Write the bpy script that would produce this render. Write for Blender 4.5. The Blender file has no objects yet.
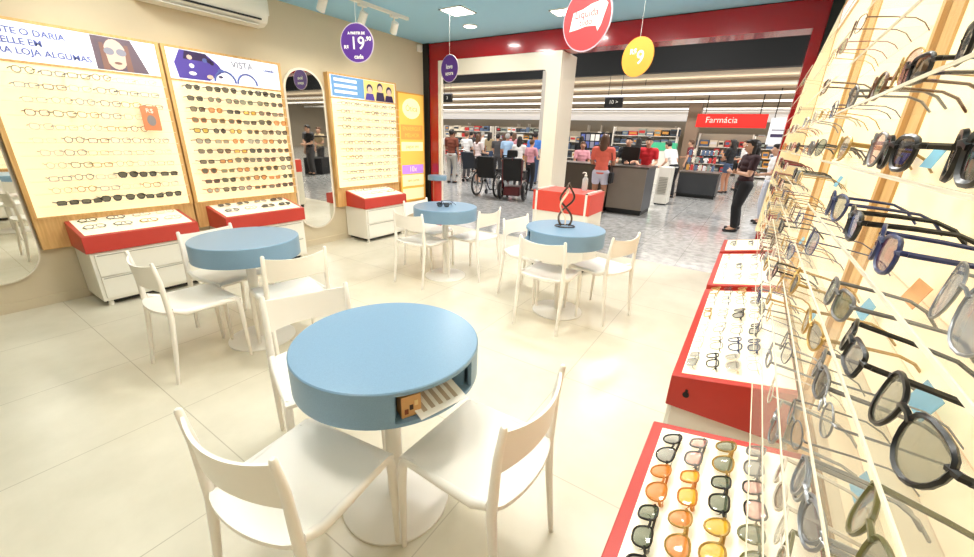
import bpy, bmesh, math, random
from mathutils import Vector, Matrix, Euler
PI = math.pi
random.seed(7)
scn = bpy.context.scene
scn.view_settings.view_transform = 'Standard'; scn.view_settings.look = 'None'
scn.view_settings.gamma = 1; scn.view_settings.use_curve_mapping = False
scn.view_settings.exposure = -0.06
COL = scn.collection

# ------------------------------------------------------------------ colours and materials
def lin(c):
    return tuple(((v / 255) / 12.92 if v / 255 <= .04045 else ((v / 255 + .055) / 1.055) ** 2.4) for v in c)

def new_mat(name):
    m = bpy.data.materials.new(name); m.use_nodes = True
    nt = m.node_tree; nt.nodes.clear()
    out = nt.nodes.new('ShaderNodeOutputMaterial')
    return m, nt, out

MC = {}
def mat(name, rgb, rough=.5, metal=0., emit=0., noise=0., nscale=30., coat=0., ecol=None, spec=.5):
    if name in MC: return MC[name]
    m, nt, out = new_mat(name)
    b = nt.nodes.new('ShaderNodeBsdfPrincipled')
    b.inputs['Roughness'].default_value = rough
    b.inputs['Metallic'].default_value = metal
    b.inputs['Coat Weight'].default_value = coat
    b.inputs['Coat Roughness'].default_value = .05
    b.inputs['Specular IOR Level'].default_value = spec
    c = lin(rgb)
    if noise > 0:
        tc = nt.nodes.new('ShaderNodeTexCoord'); n = nt.nodes.new('ShaderNodeTexNoise')
        n.inputs['Scale'].default_value = nscale; n.inputs['Detail'].default_value = 4
        nt.links.new(tc.outputs['Object'], n.inputs['Vector'])
        mx = nt.nodes.new('ShaderNodeMix'); mx.data_type = 'RGBA'
        mx.inputs['A'].default_value = tuple(v * (1 - noise) for v in c) + (1,)
        mx.inputs['B'].default_value = tuple(min(1, v * (1 + noise)) for v in c) + (1,)
        nt.links.new(n.outputs['Fac'], mx.inputs['Factor'])
        nt.links.new(mx.outputs['Result'], b.inputs['Base Color'])
    else:
        b.inputs['Base Color'].default_value = c + (1,)
    if emit > 0:
        b.inputs['Emission Color'].default_value = (lin(ecol) if ecol else c) + (1,)
        b.inputs['Emission Strength'].default_value = emit
    nt.links.new(b.outputs[0], out.inputs[0])
    MC[name] = m
    return m

def clear(name, rgb, alpha, rough=.05):
    """thin clear sheet: mostly see-through, a little tint and gloss"""
    if name in MC: return MC[name]
    m, nt, out = new_mat(name)
    t = nt.nodes.new('ShaderNodeBsdfTransparent')
    b = nt.nodes.new('ShaderNodeBsdfPrincipled')
    b.inputs['Base Color'].default_value = lin(rgb) + (1,)
    b.inputs['Roughness'].default_value = rough
    mx = nt.nodes.new('ShaderNodeMixShader'); mx.inputs[0].default_value = alpha
    nt.links.new(t.outputs[0], mx.inputs[1]); nt.links.new(b.outputs[0], mx.inputs[2])
    nt.links.new(mx.outputs[0], out.inputs[0])
    MC[name] = m
    return m

def wood_mat():
    m, nt, out = new_mat('light_wood')
    b = nt.nodes.new('ShaderNodeBsdfPrincipled'); b.inputs['Roughness'].default_value = .45
    tc = nt.nodes.new('ShaderNodeTexCoord'); mp = nt.nodes.new('ShaderNodeMapping')
    mp.inputs['Scale'].default_value = (18, 18, 1.2)
    n = nt.nodes.new('ShaderNodeTexNoise'); n.inputs['Scale'].default_value = 2.5; n.inputs['Detail'].default_value = 6
    r = nt.nodes.new('ShaderNodeValToRGB')
    r.color_ramp.elements[0].position = .3; r.color_ramp.elements[0].color = lin((206, 158, 92)) + (1,)
    r.color_ramp.elements[1].position = .7; r.color_ramp.elements[1].color = lin((232, 190, 128)) + (1,)
    nt.links.new(tc.outputs['Object'], mp.inputs[0]); nt.links.new(mp.outputs[0], n.inputs['Vector'])
    nt.links.new(n.outputs['Fac'], r.inputs[0]); nt.links.new(r.outputs[0], b.inputs['Base Color'])
    nt.links.new(b.outputs[0], out.inputs[0])
    return m

def tile_mat(name, c1, c2, grout, bw, bh, off, rough, gap=.003, nscale=2.2, spec=.5):
    m, nt, out = new_mat(name)
    b = nt.nodes.new('ShaderNodeBsdfPrincipled')
    b.inputs['Roughness'].default_value = rough; b.inputs['Specular IOR Level'].default_value = spec
    tc = nt.nodes.new('ShaderNodeTexCoord'); mp = nt.nodes.new('ShaderNodeMapping')
    mp.inputs['Location'].default_value = (off[0], off[1], 0)
    br = nt.nodes.new('ShaderNodeTexBrick'); br.offset = 0; br.squash = 1
    br.inputs['Scale'].default_value = 1; br.inputs['Brick Width'].default_value = bw; br.inputs['Row Height'].default_value = bh
    br.inputs['Mortar Size'].default_value = gap; br.inputs['Mortar Smooth'].default_value = .1; br.inputs['Bias'].default_value = 0
    n = nt.nodes.new('ShaderNodeTexNoise'); n.inputs['Scale'].default_value = nscale; n.inputs['Detail'].default_value = 7
    n.inputs['Roughness'].default_value = .6
    r = nt.nodes.new('ShaderNodeValToRGB')
    r.color_ramp.elements[0].position = .35; r.color_ramp.elements[0].color = lin(c1) + (1,)
    r.color_ramp.elements[1].position = .65; r.color_ramp.elements[1].color = lin(c2) + (1,)
    nt.links.new(tc.outputs['Object'], mp.inputs[0]); nt.links.new(mp.outputs[0], br.inputs['Vector'])
    nt.links.new(tc.outputs['Object'], n.inputs['Vector']); nt.links.new(n.outputs['Fac'], r.inputs[0])
    nt.links.new(r.outputs[0], br.inputs['Color1']); nt.links.new(r.outputs[0], br.inputs['Color2'])
    br.inputs['Mortar'].default_value = lin(grout) + (1,)
    nt.links.new(br.outputs['Color'], b.inputs['Base Color'])
    nt.links.new(b.outputs[0], out.inputs[0])
    return m

M_floor = tile_mat('cream_porcelain_tile', (214, 206, 184), (228, 220, 200), (192, 182, 160), .815, .79, (2.39, -1.39), .27, .0025, 1.6, .4)
M_mallfloor = tile_mat('grey_granite_tile', (150, 150, 148), (192, 192, 190), (130, 130, 128), .6, .6, (0, 0), .12, .003, 9)
M_wall = mat('beige_wall_paint', (206, 192, 164), .6, noise=.03, nscale=6)
M_ceil = mat('teal_ceiling_paint', (150, 202, 232), .6, noise=.02, nscale=3)
M_wood = wood_mat()
M_panel = mat('warm_white_backlit_face', (255, 242, 206), .3, emit=.46, ecol=(255, 234, 186))
M_red = mat('red_laminate', (194, 60, 50), .35, noise=.03, nscale=20)
M_redgloss = mat('glossy_red_cladding', (164, 20, 28), .2, coat=.4)
M_black = mat('black_trim', (18, 22, 24), .5)
M_white = mat('white_polypropylene', (246, 240, 230), .32, noise=.01)
M_whitelac = mat('white_lacquer', (238, 234, 222), .3)
M_whitemet = mat('white_painted_steel', (240, 236, 228), .3)
M_blue = mat('blue_felt_laminate', (122, 154, 180), .36, noise=.16, nscale=320)
M_bluetop = mat('blue_tabletop_laminate', (122, 154, 180), .3, noise=.14, nscale=320)
M_cream = mat('cream_portal', (236, 228, 212), .25, coat=.3)
M_traywhite = mat('backlit_tray_face', (255, 248, 226), .3, emit=.35, ecol=(255, 240, 205))
M_mirror = mat('mirror_silver', (235, 235, 228), .02, metal=1.)
M_led = mat('led_diffuser', (255, 255, 250), .4, emit=14, ecol=(255, 252, 240))
M_chrome = mat('chrome', (200, 200, 200), .15, metal=1.)
M_blackpl = mat('black_plastic', (20, 20, 22), .35)
M_acryl = clear('acrylic_sheet', (255, 246, 226), .06)
M_acryledge = mat('acrylic_polished_edge', (255, 246, 222), .2)
M_paper = mat('paper_white', (250, 247, 240), .6)

# ------------------------------------------------------------------ mesh builder
class MB:
    def __init__(s): s.v = []; s.f = []; s.m = []; s.s = []
    def add(s, vs, fs, mi=0, smooth=False):
        o = len(s.v); s.v += [tuple(v) for v in vs]
        for f in fs: s.f.append([i + o for i in f]); s.m.append(mi); s.s.append(smooth)
        return s
    def box(s, lo, hi, mi=0, mtx=None):
        x0, y0, z0 = lo; x1, y1, z1 = hi
        vs = [Vector(p) for p in ((x0,y0,z0),(x1,y0,z0),(x1,y1,z0),(x0,y1,z0),(x0,y0,z1),(x1,y0,z1),(x1,y1,z1),(x0,y1,z1))]
        if mtx is not None: vs = [mtx @ v for v in vs]
        return s.add(vs, [(3,2,1,0),(4,5,6,7),(0,1,5,4),(1,2,6,5),(2,3,7,6),(3,0,4,7)], mi)
    def tube(s, pts, r, n=8, mi=0, closed=False, caps=True, flat=1.):
        pts = [Vector(p) for p in pts]; N = len(pts)
        rs = r if isinstance(r, (list, tuple)) else [r] * N
        vs = []; up = None
        for i, p in enumerate(pts):
            a = pts[(i - 1) % N] if (closed or i > 0) else p
            b = pts[(i + 1) % N] if (closed or i < N - 1) else p
            t = (b - a).normalized()
            if up is None:
                up = Vector((0, 0, 1)) if abs(t.z) < .9 else Vector((1, 0, 0))
            u = (up - t * up.dot(t)).normalized(); w = t.cross(u); up = u
            for k in range(n):
                a_ = 2 * PI * k / n
                vs.append(p + (u * math.cos(a_) + w * math.sin(a_) * flat) * rs[i])
        fs = []
        for i in range(N if closed else N - 1):
            j = (i + 1) % N
            for k in range(n):
                k2 = (k + 1) % n
                fs.append((i * n + k, i * n + k2, j * n + k2, j * n + k))
        s.add(vs, fs, mi, True)
        if caps and not closed:
            o = len(s.v) - len(vs)
            s.f.append([o + k for k in range(n)][::-1]); s.m.append(mi); s.s.append(False)
            s.f.append([o + (N - 1) * n + k for k in range(n)]); s.m.append(mi); s.s.append(False)
        return s
    def lathe(s, prof, n=32, mi=0, c=(0, 0, 0), smooth=True):
        vs = []; N = len(prof)
        for r, z in prof:
            for k in range(n):
                a = 2 * PI * k / n
                vs.append((c[0] + r * math.cos(a), c[1] + r * math.sin(a), c[2] + z))
        fs = [(i * n + k, i * n + (k + 1) % n, (i + 1) * n + (k + 1) % n, (i + 1) * n + k) for i in range(N - 1) for k in range(n)]
        fs.append([k for k in range(n)][::-1]); fs.append([(N - 1) * n + k for k in range(n)])
        return s.add(vs, fs, mi, smooth)
    def prism(s, poly, d0, d1, axis='y', mi=0, smooth=False, mtx=None):
        """extrude a 2-D polygon along an axis. axis y: poly=(x,z); x: poly=(y,z); z: poly=(x,y)"""
        def P(a, b, d):
            v = Vector((a, d, b)) if axis == 'y' else Vector((d, a, b)) if axis == 'x' else Vector((a, b, d))
            return mtx @ v if mtx is not None else v
        n = len(poly)
        vs = [P(a, b, d0) for a, b in poly] + [P(a, b, d1) for a, b in poly]
        fs = [list(range(n)), list(range(n, 2 * n))[::-1]]
        s.add(vs, fs, mi, False)
        s.add(vs, [(i, i + n, (i + 1) % n + n, (i + 1) % n) for i in range(n)], mi, smooth)
        return s
    def sphere(s, c, r, n=10, mi=0, sc=(1, 1, 1), mtx=None):
        vs = []; fs = []
        m_ = max(4, n // 2 + 1)
        for i in range(m_ + 1):
            th = PI * i / m_
            for k in range(n):
                a = 2 * PI * k / n
                v = Vector((math.sin(th) * math.cos(a) * r * sc[0], math.sin(th) * math.sin(a) * r * sc[1], math.cos(th) * r * sc[2]))
                if mtx is not None: v = mtx @ v
                vs.append(v + Vector(c))
        for i in range(m_):
            for k in range(n):
                fs.append((i * n + k, (i + 1) * n + k, (i + 1) * n + (k + 1) % n, i * n + (k + 1) % n))
        return s.add(vs, fs, mi, True)
    def cap(s, p0, p1, r0, r1, n=10, mi=0):
        """tapered capsule"""
        p0, p1 = Vector(p0), Vector(p1)
        s.sphere(p0, r0, n, mi); s.sphere(p1, r1, n, mi)
        if (p1 - p0).length > 1e-5: s.tube([p0, p1], [r0, r1], n, mi)
        return s
    def mesh(s, name, mats):
        me = bpy.data.meshes.new(name)
        me.from_pydata([tuple(v) for v in s.v], [], s.f)
        for m in mats: me.materials.append(m)
        me.polygons.foreach_set('material_index', s.m)
        me.polygons.foreach_set('use_smooth', s.s)
        bm = bmesh.new(); bm.from_mesh(me)
        bmesh.ops.remove_doubles(bm, verts=bm.verts, dist=1e-6)
        bmesh.ops.recalc_face_normals(bm, faces=bm.faces)
        bm.to_mesh(me); bm.free(); me.update()
        me.set_sharp_from_angle(angle=.7)
        return me
    def build(s, name, mats, parent=None, bevel=0):
        if not isinstance(mats, (list, tuple)): mats = [mats]
        o = bpy.data.objects.new(name, s.mesh(name, mats)); COL.objects.link(o)
        if parent is not None: o.parent = parent
        if bevel:
            b = o.modifiers.new('edge', 'BEVEL'); b.width = bevel; b.segments = 2; b.limit_method = 'ANGLE'; b.angle_limit = .7
        return o

def tag(o, label=None, cat=None, group=None, kind=None):
    if label: o['label'] = label
    if cat: o['category'] = cat
    if group: o['group'] = group
    if kind: o['kind'] = kind
    return o

def thing(name, label, cat, loc=(0, 0, 0), rz=0, group=None):
    o = bpy.data.objects.new(name, None); COL.objects.link(o)
    o.location = loc; o.rotation_euler = (0, 0, rz); o.empty_display_size = .05
    return tag(o, label, cat, group)

def struct(name, mb, m, bevel=0):
    return tag(mb.build(name, m, None, bevel), kind='structure')

def copy_tree(o, parent=None):
    c = o.copy(); COL.objects.link(c)
    if parent is not None: c.parent = parent
    for ch in list(o.children): copy_tree(ch, c)
    return c

def text(body, size, loc, rot, m, parent, name='lettering', align='LEFT', ext=.001, sx=1., bold=0.):
    cu = bpy.data.curves.new(name, 'FONT'); cu.body = body; cu.size = size; cu.extrude = ext
    cu.align_x = align; cu.align_y = 'CENTER'; cu.offset = bold
    cu.materials.append(m)
    tmp = bpy.data.objects.new('tmp', cu); COL.objects.link(tmp)
    bpy.context.view_layer.update()
    me = bpy.data.meshes.new_from_object(tmp.evaluated_get(bpy.context.evaluated_depsgraph_get()))
    bpy.data.objects.remove(tmp); bpy.data.curves.remove(cu)
    o = bpy.data.objects.new(name, me); COL.objects.link(o)
    o.location = loc; o.rotation_euler = rot; o.scale = (sx, 1, 1)
    o.parent = parent
    return o

def rrect(x0, x1, y0, y1, r, n=8):
    pts = []
    for cx, cy, a0 in ((x1 - r, y1 - r, 0), (x0 + r, y1 - r, PI / 2), (x0 + r, y0 + r, PI), (x1 - r, y0 + r, 1.5 * PI)):
        for k in range(n + 1):
            a = a0 + PI / 2 * k / n
            pts.append((cx + r * math.cos(a), cy + r * math.sin(a)))
    return pts

# ------------------------------------------------------------------ camera
H = 1.5
yaw, pit, rol = math.radians(-32.8524), math.radians(20.0442), math.radians(2.0824)
fw = Vector((math.sin(yaw) * math.cos(pit), math.cos(yaw) * math.cos(pit), -math.sin(pit)))
rt = Vector((math.cos(yaw), -math.sin(yaw), 0)); upv = rt.cross(fw)
r2 = rt * math.cos(rol) + upv * math.sin(rol); u2 = -rt * math.sin(rol) + upv * math.cos(rol)
cam = bpy.data.cameras.new('camera'); camo = bpy.data.objects.new('camera', cam); COL.objects.link(camo)
camo.matrix_world = Matrix(((r2.x, u2.x, -fw.x, 0), (r2.y, u2.y, -fw.y, 0), (r2.z, u2.z, -fw.z, H), (0, 0, 0, 1)))
cam.sensor_width = 36; cam.lens = 36 * 391.318 / 974; cam.clip_start = .02; cam.clip_end = 200
scn.camera = camo

# ------------------------------------------------------------------ shop shell
WL, WR, YF, YB, ZC = -4.83, .36, 5.36, -2.2, 2.835
struct('floor', MB().box((WL - .1, YB - .1, -.1), (WR + .1, YF, 0)), M_floor)
struct('floor_mall', MB().box((-31, YF, -.1), (27, 33, -.002)), M_mallfloor)
struct('ceiling', MB().box((WL - .1, YB - .1, ZC), (WR + .1, YF + .35, ZC + .12)), M_ceil)
struct('wall_left', MB().box((WL - .12, YB, 0), (WL, YF, ZC)), M_wall)
struct('wall_right', MB().box((WR, YB, 0), (WR + .12, YF, ZC)), M_wall)
struct('wall_back', MB().box((WL - .12, YB - .12, 0), (WR + .12, YB, ZC)), M_wall)
struct('baseboard_left', MB().box((WL, YB, 0), (WL + .012, YF - .1, .08)), M_wall)

# storefront frame
b = MB()
b.box((-4.71, YF, 0), (-4.535, YF + .058, 2.6)); b.box((-4.71, YF, 2.585), (.27, YF + .3, 2.825)); b.box((.175, YF, 0), (.27, YF + .3, 2.585))
struct('trim_storefront_red', b, M_redgloss, .004)
b = MB(); b.box((WL, YF - .02, 0), (-4.712, YF + .25, ZC)); b.box((.272, YF - .02, 0), (WR, YF + .25, ZC)); b.box((-4.71, YF + .02, 2.826), (.27, YF + .2, ZC))
struct('trim_storefront_black', b, M_black)
# cream portal: an upside-down U with a wide right leg and a rounded inner corner
outer = [(-4.533, 0), (-4.533, 2.582), (-2.42, 2.582), (-2.42, 0), (-2.625, 0)]
inner = []
for k in range(9):
    a = PI / 2 * k / 8
    inner.append((-2.625 - .06 + .06 * math.cos(a), 2.37 - .06 + .06 * math.sin(a)))
inner += [(-4.475, 2.37), (-4.475, 0)]
struct('trim_portal_cream', MB().prism(outer + inner, YF + .005, YF + .06, 'y'), M_cream)
struct('pillar_cream', MB().box((-2.625, YF + .061, 0), (-2.42, YF + .52, 2.582)), M_cream, .008)

# recessed ceiling lamps and track spots
def ceiling_lamp(x, y, w, label, square=True, power=40, vis=True):
    t = thing('ceiling_lamp', label, 'lamp', (x, y, ZC), 0, 'recessed ceiling lamps')
    if square:
        b = MB(); o_ = [(-w/2-.012, -w/2-.012), (w/2+.012, -w/2-.012), (w/2+.012, w/2+.012), (-w/2-.012, w/2+.012)]
        for i in range(4):
            p, q = o_[i], o_[(i + 1) % 4]
            b.box((min(p[0], q[0]) - .008, min(p[1], q[1]) - .008, -.012), (max(p[0], q[0]) + .008, max(p[1], q[1]) + .008, 0))
        b.build('frame', M_whitemet, t)
        MB().box((-w/2-.01, -w/2-.01, -.008), (w/2+.01, w/2+.01, -.002)).build('diffuser', M_led, t)
    else:
        MB().lathe([(w/2+.015, 0), (w/2+.015, -.01), (w/2, -.012), (w/2, 0)], 24).build('frame', M_whitemet, t)
        MB().lathe([(w/2, -.002), (w/2, -.008)], 24).build('diffuser', M_led, t)
    l = bpy.data.lights.new('lamp_light', 'AREA'); l.energy = power * .36; l.size = w; l.color = (1, .972, .925)
    lo = bpy.data.objects.new('lamp_light', l); COL.objects.link(lo); lo.parent = t; lo.location = (0, 0, -.02)
    return t
ceiling_lamp(-3.23, 4.18, .27, 'larger square recessed lamp in the teal ceiling near the red storefront beam', True, 30)
ceiling_lamp(-3.49, 4.78, .16, 'small recessed lamp in the teal ceiling close to the storefront corner', False, 14)
ceiling_lamp(-2.17, 4.73, .2, 'recessed ceiling lamp partly hidden by the round red hanging sign', True, 22)
n = 0
for x, y, pw, nm in ((-2.2, .5, 24, 'above the near chairs'), (-.9, -1.0, 26, 'behind the camera'), (-.9, .5, 36, 'above the nearest table'), (-1.6, 1.9, 52, 'over the middle of the aisle'), (-.75, 2.0, 52, 'over the second tray'),
                     (-1.5, 3.5, 60, 'over the wire-stand table'), (-.65, 3.5, 52, 'over the third tray'), (-4.1, 1.3, 24, 'before the purple header'), (-2.6, 1.6, 36, 'over the pale-topped table')):
    ceiling_lamp(x, y, .3, 'unseen added square lamp %s, outside the photo' % nm, True, pw)  # unseen lamps, added and spaced to light the shop

M_spot = mat('white_spot_body', (232, 230, 222), .35)
rail = thing('spot_rail', 'white track rail on the teal ceiling carrying the white spotlights', 'rail', (-3.97, 0, ZC))
MB().box((-.02, -.4, -.03), (.02, 4.1, 0)).build('track', M_spot, rail)
MB().box((-.022, 4.1, -.032), (.022, 4.13, 0)).build('end_cap', M_spot, rail)
def track_spot(y, label, x=-3.97, aim=(-4.8, 0, 1.5), power=45):
    t = thing('track_spotlight', label, 'spotlight', (x, y, ZC - .03), 0, 'white track spotlights')
    MB().box((-.025, -.05, -.025), (.025, .05, 0)).build('adapter', M_spot, t, .004)
    MB().tube([(0, 0, -.02), (0, 0, -.085)], .009, 8).build('stem', M_spot, t)
    d = (Vector(aim) + Vector((0, y, 0)) - Vector((x, y, ZC - .13))).normalized()
    q = d.to_track_quat('-Z', 'Y')
    h = MB().lathe([(.036, .055), (.042, .05), (.042, -.07), (.036, -.072), (.034, -.06)], 20).build('lamp_head', M_spot, t)
    h.location = (0, 0, -.12); h.rotation_euler = q.to_euler()
    g = MB().lathe([(.033, -.06), (.033, -.062)], 20).build('lens', M_led, h)
    l = bpy.data.lights.new('spot_light', 'SPOT'); l.energy = power * .34; l.spot_size = 1.5; l.spot_blend = .6; l.shadow_soft_size = .03; l.color = (1, .93, .78)
    lo = bpy.data.objects.new('spot_light', l); COL.objects.link(lo); lo.parent = h; lo.location = (0, 0, -.08)
    return t
track_spot(2.92, 'white track spotlight farthest from the storefront, at the top edge of the photo')
track_spot(3.43, 'middle white track spotlight hanging above the purple round price sign')
track_spot(3.90, 'white track spotlight nearest the storefront corner', aim=(-4.8, .3, 1.6))
for y in (1.9, 1.1):
    track_spot(y, 'white track spotlight outside the photo, %.1f metres from the storefront' % (YF - y))
# a second track in front of the right-hand display, outside the frame
rail2 = thing('spot_rail', 'white track rail on the ceiling before the display by the camera, outside the photo', 'rail', (-.75, 0, ZC))
MB().box((-.02, -.4, -.03), (.02, 4.6, 0)).build('track', M_spot, rail2)
for y in (.2, .9, 1.7, 2.6, 3.5):
    track_spot(y, 'white track spotlight aimed at the near display, %.1f metres from the storefront' % (YF - y), -.75, (.3, 0, 1.4), 40)

# small alarm sensor in the corner
MBs = MB().box((WL + .0, 5.2, 2.70), (WL + .06, 5.28, 2.8)).build('alarm_sensor', M_whitemet, None, .012)
tag(MBs, 'small white alarm sensor in the ceiling corner beside the red column', 'sensor')

# air conditioner
t = thing('air_conditioner', 'white split air conditioner on the beige wall above the display panels', 'air conditioner', (WL, 1.62, 2.505))
prof = [(0, .0), (.12, .0), (.19, .03), (.225, .10), (.225, .26), (.2, .29), (0, .29)]
MB().prism([(x, z) for x, z in prof], 0, 1.10, 'y').build('casing', M_whitelac, t, .012)
MB().box((.205, .08, .045), (.222, 1.02, .06)).build('air_outlet', M_blackpl, t)
fl = MB().box((.13, .05, -.004), (.2, 1.0, .006)).build('flap', M_whitelac, t)
MB().prism([(.18, .1), (.226, .1), (.226, .27), (.18, .27)], 1.095, 1.106, 'y').build('end_cap', M_whitelac, t)

# ------------------------------------------------------------------ glasses
def outline(kind, w, h, n=18):
    pts = []
    for k in range(n):
        a = 2 * PI * k / n; c, s_ = math.cos(a), math.sin(a)
        e = {'rect': .45, 'round': 1., 'wayfarer': .65, 'aviator': .85, 'cat': .75, 'shield': .55}[kind]
        x = math.copysign(abs(c) ** e, c) * w / 2; z = math.copysign(abs(s_) ** e, s_) * h / 2
        if kind == 'aviator': x *= (1 + .18 * z / (h / 2)); z -= .004 * c if False else 0
        if kind == 'wayfarer': x *= (1 + .12 * z / (h / 2))
        if kind == 'cat' and c > 0 and s_ > 0: z += .008 * c * s_
        pts.append((x, z))
    return pts
KINDS = {'rect': (.054, .034), 'round': (.047, .045), 'wayfarer': (.052, .043), 'aviator': (.058, .050), 'cat': (.054, .042), 'shield': (.066, .052)}
FR = {'black': (22, 20, 20), 'brown tortoiseshell': (96, 58, 32), 'gold-rimmed': (186, 150, 84), 'silver-rimmed': (150, 152, 156), 'grey': (110, 108, 108),
      'amber': (196, 120, 40), 'clear-framed': (216, 206, 190), 'wine-red': (120, 30, 44), 'navy': (40, 50, 96), 'olive': (104, 100, 58)}
LN = {'dark': (26, 26, 30, .86), 'brown': (84, 58, 38, .8), 'yellow': (226, 176, 40, .78), 'orange': (214, 128, 44, .78), 'green': (92, 100, 74, .75),
      'grey': (110, 108, 108, .62), 'clear': (250, 250, 250, .07), 'blue': (70, 90, 150, .7), 'rose': (190, 130, 120, .6)}
def frame_m(c): return mat('frame_' + c.replace(' ', '_'), FR[c], .3, metal=.6 if 'rimmed' in c else 0)
def lens_m(c): return clear('lens_' + c, LN[c][:3], LN[c][3], .06)
GM = {}
def glasses_parts(kind, thick, folded, n=18):
    """three meshes in local space (front faces -y): front frame, one lens of each side, one temple of each side"""
    w, h = KINDS[kind]; cx = w / 2 + .010; ol = outline(kind, w, h, n)
    r = {0: .0013, 1: .0026, 2: .0034}[thick]
    def wrap(x, z): return Vector((x, 1.6 * x * x, z))
    fr = MB(); lens = []; temp = []
    for sd in (-1, 1):
        P = [wrap(sd * (cx + x), z) for x, z in ol]
        fr.tube(P, r, 5, 0, True)
        lb = MB()
        c0 = wrap(sd * cx, 0) + Vector((0, -.0025, 0))
        lb.add([c0] + P, [(0, 1 + k, 1 + (k + 1) % n) for k in range(n)], 0, True)
        lens.append(lb)
    y0 = wrap(.012, 0).y
    fr.tube([(-.013, y0, h * .18), (-.006, y0 - .002, h * .27), (.006, y0 - .002, h * .27), (.013, y0, h * .18)], r * 1.15, 5)
    xe = cx + w / 2
    for sd in (-1, 1):
        e = wrap(sd * xe, h * .22)
        fr.tube([wrap(sd * (xe - .004), h * .2), e + Vector((sd * .006, .002, 0)), e + Vector((sd * .006, .008, 0))], r * 1.3, 5)
        st = e + Vector((sd * .006, .006, 0))
        tb = MB()
        if folded:
            pt = [st, st + Vector((-sd * .02, .014 + (sd > 0) * .004, 0)), Vector((-sd * .03, st.y + .016 + (sd > 0) * .005, h * .15)), Vector((-sd * (xe - .012), st.y + .016, -h * .1)), Vector((-sd * (xe - .004), st.y + .014, -h * .55))]
        else:
            pt = [st, st + Vector((-sd * .002, .05, 0)), st + Vector((-sd * .004, .095, -.002)), st + Vector((-sd * .008, .118, -.012)), st + Vector((-sd * .010, .138, -.034))]
        rr = [r * 1.25, r * 1.15, r, r * 1.1, r * .9]
        tb.tube(pt, rr, 5, 0, False, True, 1.5)
        temp.append(tb)
    return fr, lens, temp
def glasses_meshes(kind, thick, fc, lc, folded, split):
    key = (kind, thick, fc, lc, folded, split)
    if key in GM: return GM[key]
    fr, lens, temp = glasses_parts(kind, thick, folded, 18 if split or folded else 12)
    fm, lm = frame_m(fc), lens_m(lc)
    if split:
        GM[key] = (fr.mesh('front_frame', [fm]), [l.mesh('lens', [lm]) for l in lens], [q.mesh('temple', [fm]) for q in temp])
    else:
        for l in lens: fr.add(l.v, l.f, 1, True)
        for q in temp: fr.add(q.v, q.f, 0, True)
        GM[key] = (fr.mesh('glasses', [fm, lm]), [], [])
    return GM[key]
def place_glasses(kind, thick, fc, lc, loc, rot, label, group, folded=False, split=False, scale=1.):
    sun = lc != 'clear'
    me, lens, temp = glasses_meshes(kind, thick, fc, lc, folded, split)
    o = bpy.data.objects.new('sunglasses' if sun else 'eyeglasses', me); COL.objects.link(o)
    o.location = loc; o.rotation_euler = rot; o.scale = (scale,) * 3
    for l in lens:
        q = bpy.data.objects.new('lens', l); COL.objects.link(q); q.parent = o
    for l in temp:
        q = bpy.data.objects.new('temple', l); COL.objects.link(q); q.parent = o
    return tag(o, label, 'sunglasses' if sun else 'eyeglasses', group)
SHN = {'rect': 'rectangular', 'round': 'round', 'wayfarer': 'squarish', 'aviator': 'aviator', 'cat': 'cat-eye', 'shield': 'wraparound'}
ORD = ['first', 'second', 'third', 'fourth', 'fifth', 'sixth', 'seventh', 'eighth', 'ninth', 'tenth', 'eleventh', 'twelfth']
def row_name(i, n): return 'top' if i == 0 else 'bottom' if i == n - 1 else ORD[i]
def gdesc(kind, fc, lc):
    if lc == 'clear': return '%s %s eyeglasses' % (fc, SHN[kind])
    return '%s %s sunglasses, %s lenses' % (fc, SHN[kind], lc)

# ------------------------------------------------------------------ display panels
ROWS = 11
def display_panel(side, y0, y1, label, ledges, xface, ledge_out, ztop=2.17, hdr=1.905):
    """wood-framed back-lit panel; side +1 faces +x (left wall), -1 faces -x (right wall)"""
    wallx = WL if side > 0 else WR
    t = thing('display_panel', label, 'display panel', (wallx, (y0 + y1) / 2, 0), 0, 'backlit eyewear display panels')
    L = y1 - y0; d = abs(xface - wallx)
    def bx(mb, dx0, dx1, a0, a1, z0, z1):
        xs = sorted((side * dx0, side * dx1)); mb.box((xs[0], a0, z0), (xs[1], a1, z1)); return mb
    bx(MB(), 0.002, d - .012, -L/2 - .03, L/2 + .03, .48, ztop + .02).build('backboard', M_wood, t, .003)
    bx(MB(), d - .012, d, -L/2, L/2, .75, hdr).build('lit_face', M_panel, t)
    f = MB()
    bx(f, d - .012, d + .006, -L/2 - .03, -L/2, .74, ztop + .02); bx(f, d - .012, d + .006, L/2, L/2 + .03, .74, ztop + .02)
    bx(f, d - .012, d + .006, -L/2, L/2, .735, .75); bx(f, d - .012, d + .006, -L/2, L/2, ztop, ztop + .02)
    bx(f, d - .012, d + .008, -L/2, L/2, hdr - .012, hdr + .004)
    f.build('wood_trim', M_wood, t)
    h = bx(MB(), d - .012, d + .001, -L/2, L/2, hdr + .004, ztop).build('header_poster', mat('backlit_poster_white', (246, 246, 252), .3, emit=.45, ecol=(240, 244, 255)), t)
    for z in ledges:
        bx(MB(), d, d + ledge_out, -L/2 + .02, L/2 - .02, z, z + .003).build('ledge', M_acryl, t)
        e = bx(MB(), d + ledge_out - .002, d + ledge_out, -L/2 + .02, L/2 - .02, z, z + .0045)
        e.build('ledge_lip', M_acryledge, t.children[-1])
    return t, h

XF = -4.755                                  # face of the left-hand panels
rows_left = [1.842 - .0975 * i for i in range(ROWS)]
ledge_left = [z - .028 for z in rows_left]
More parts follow.
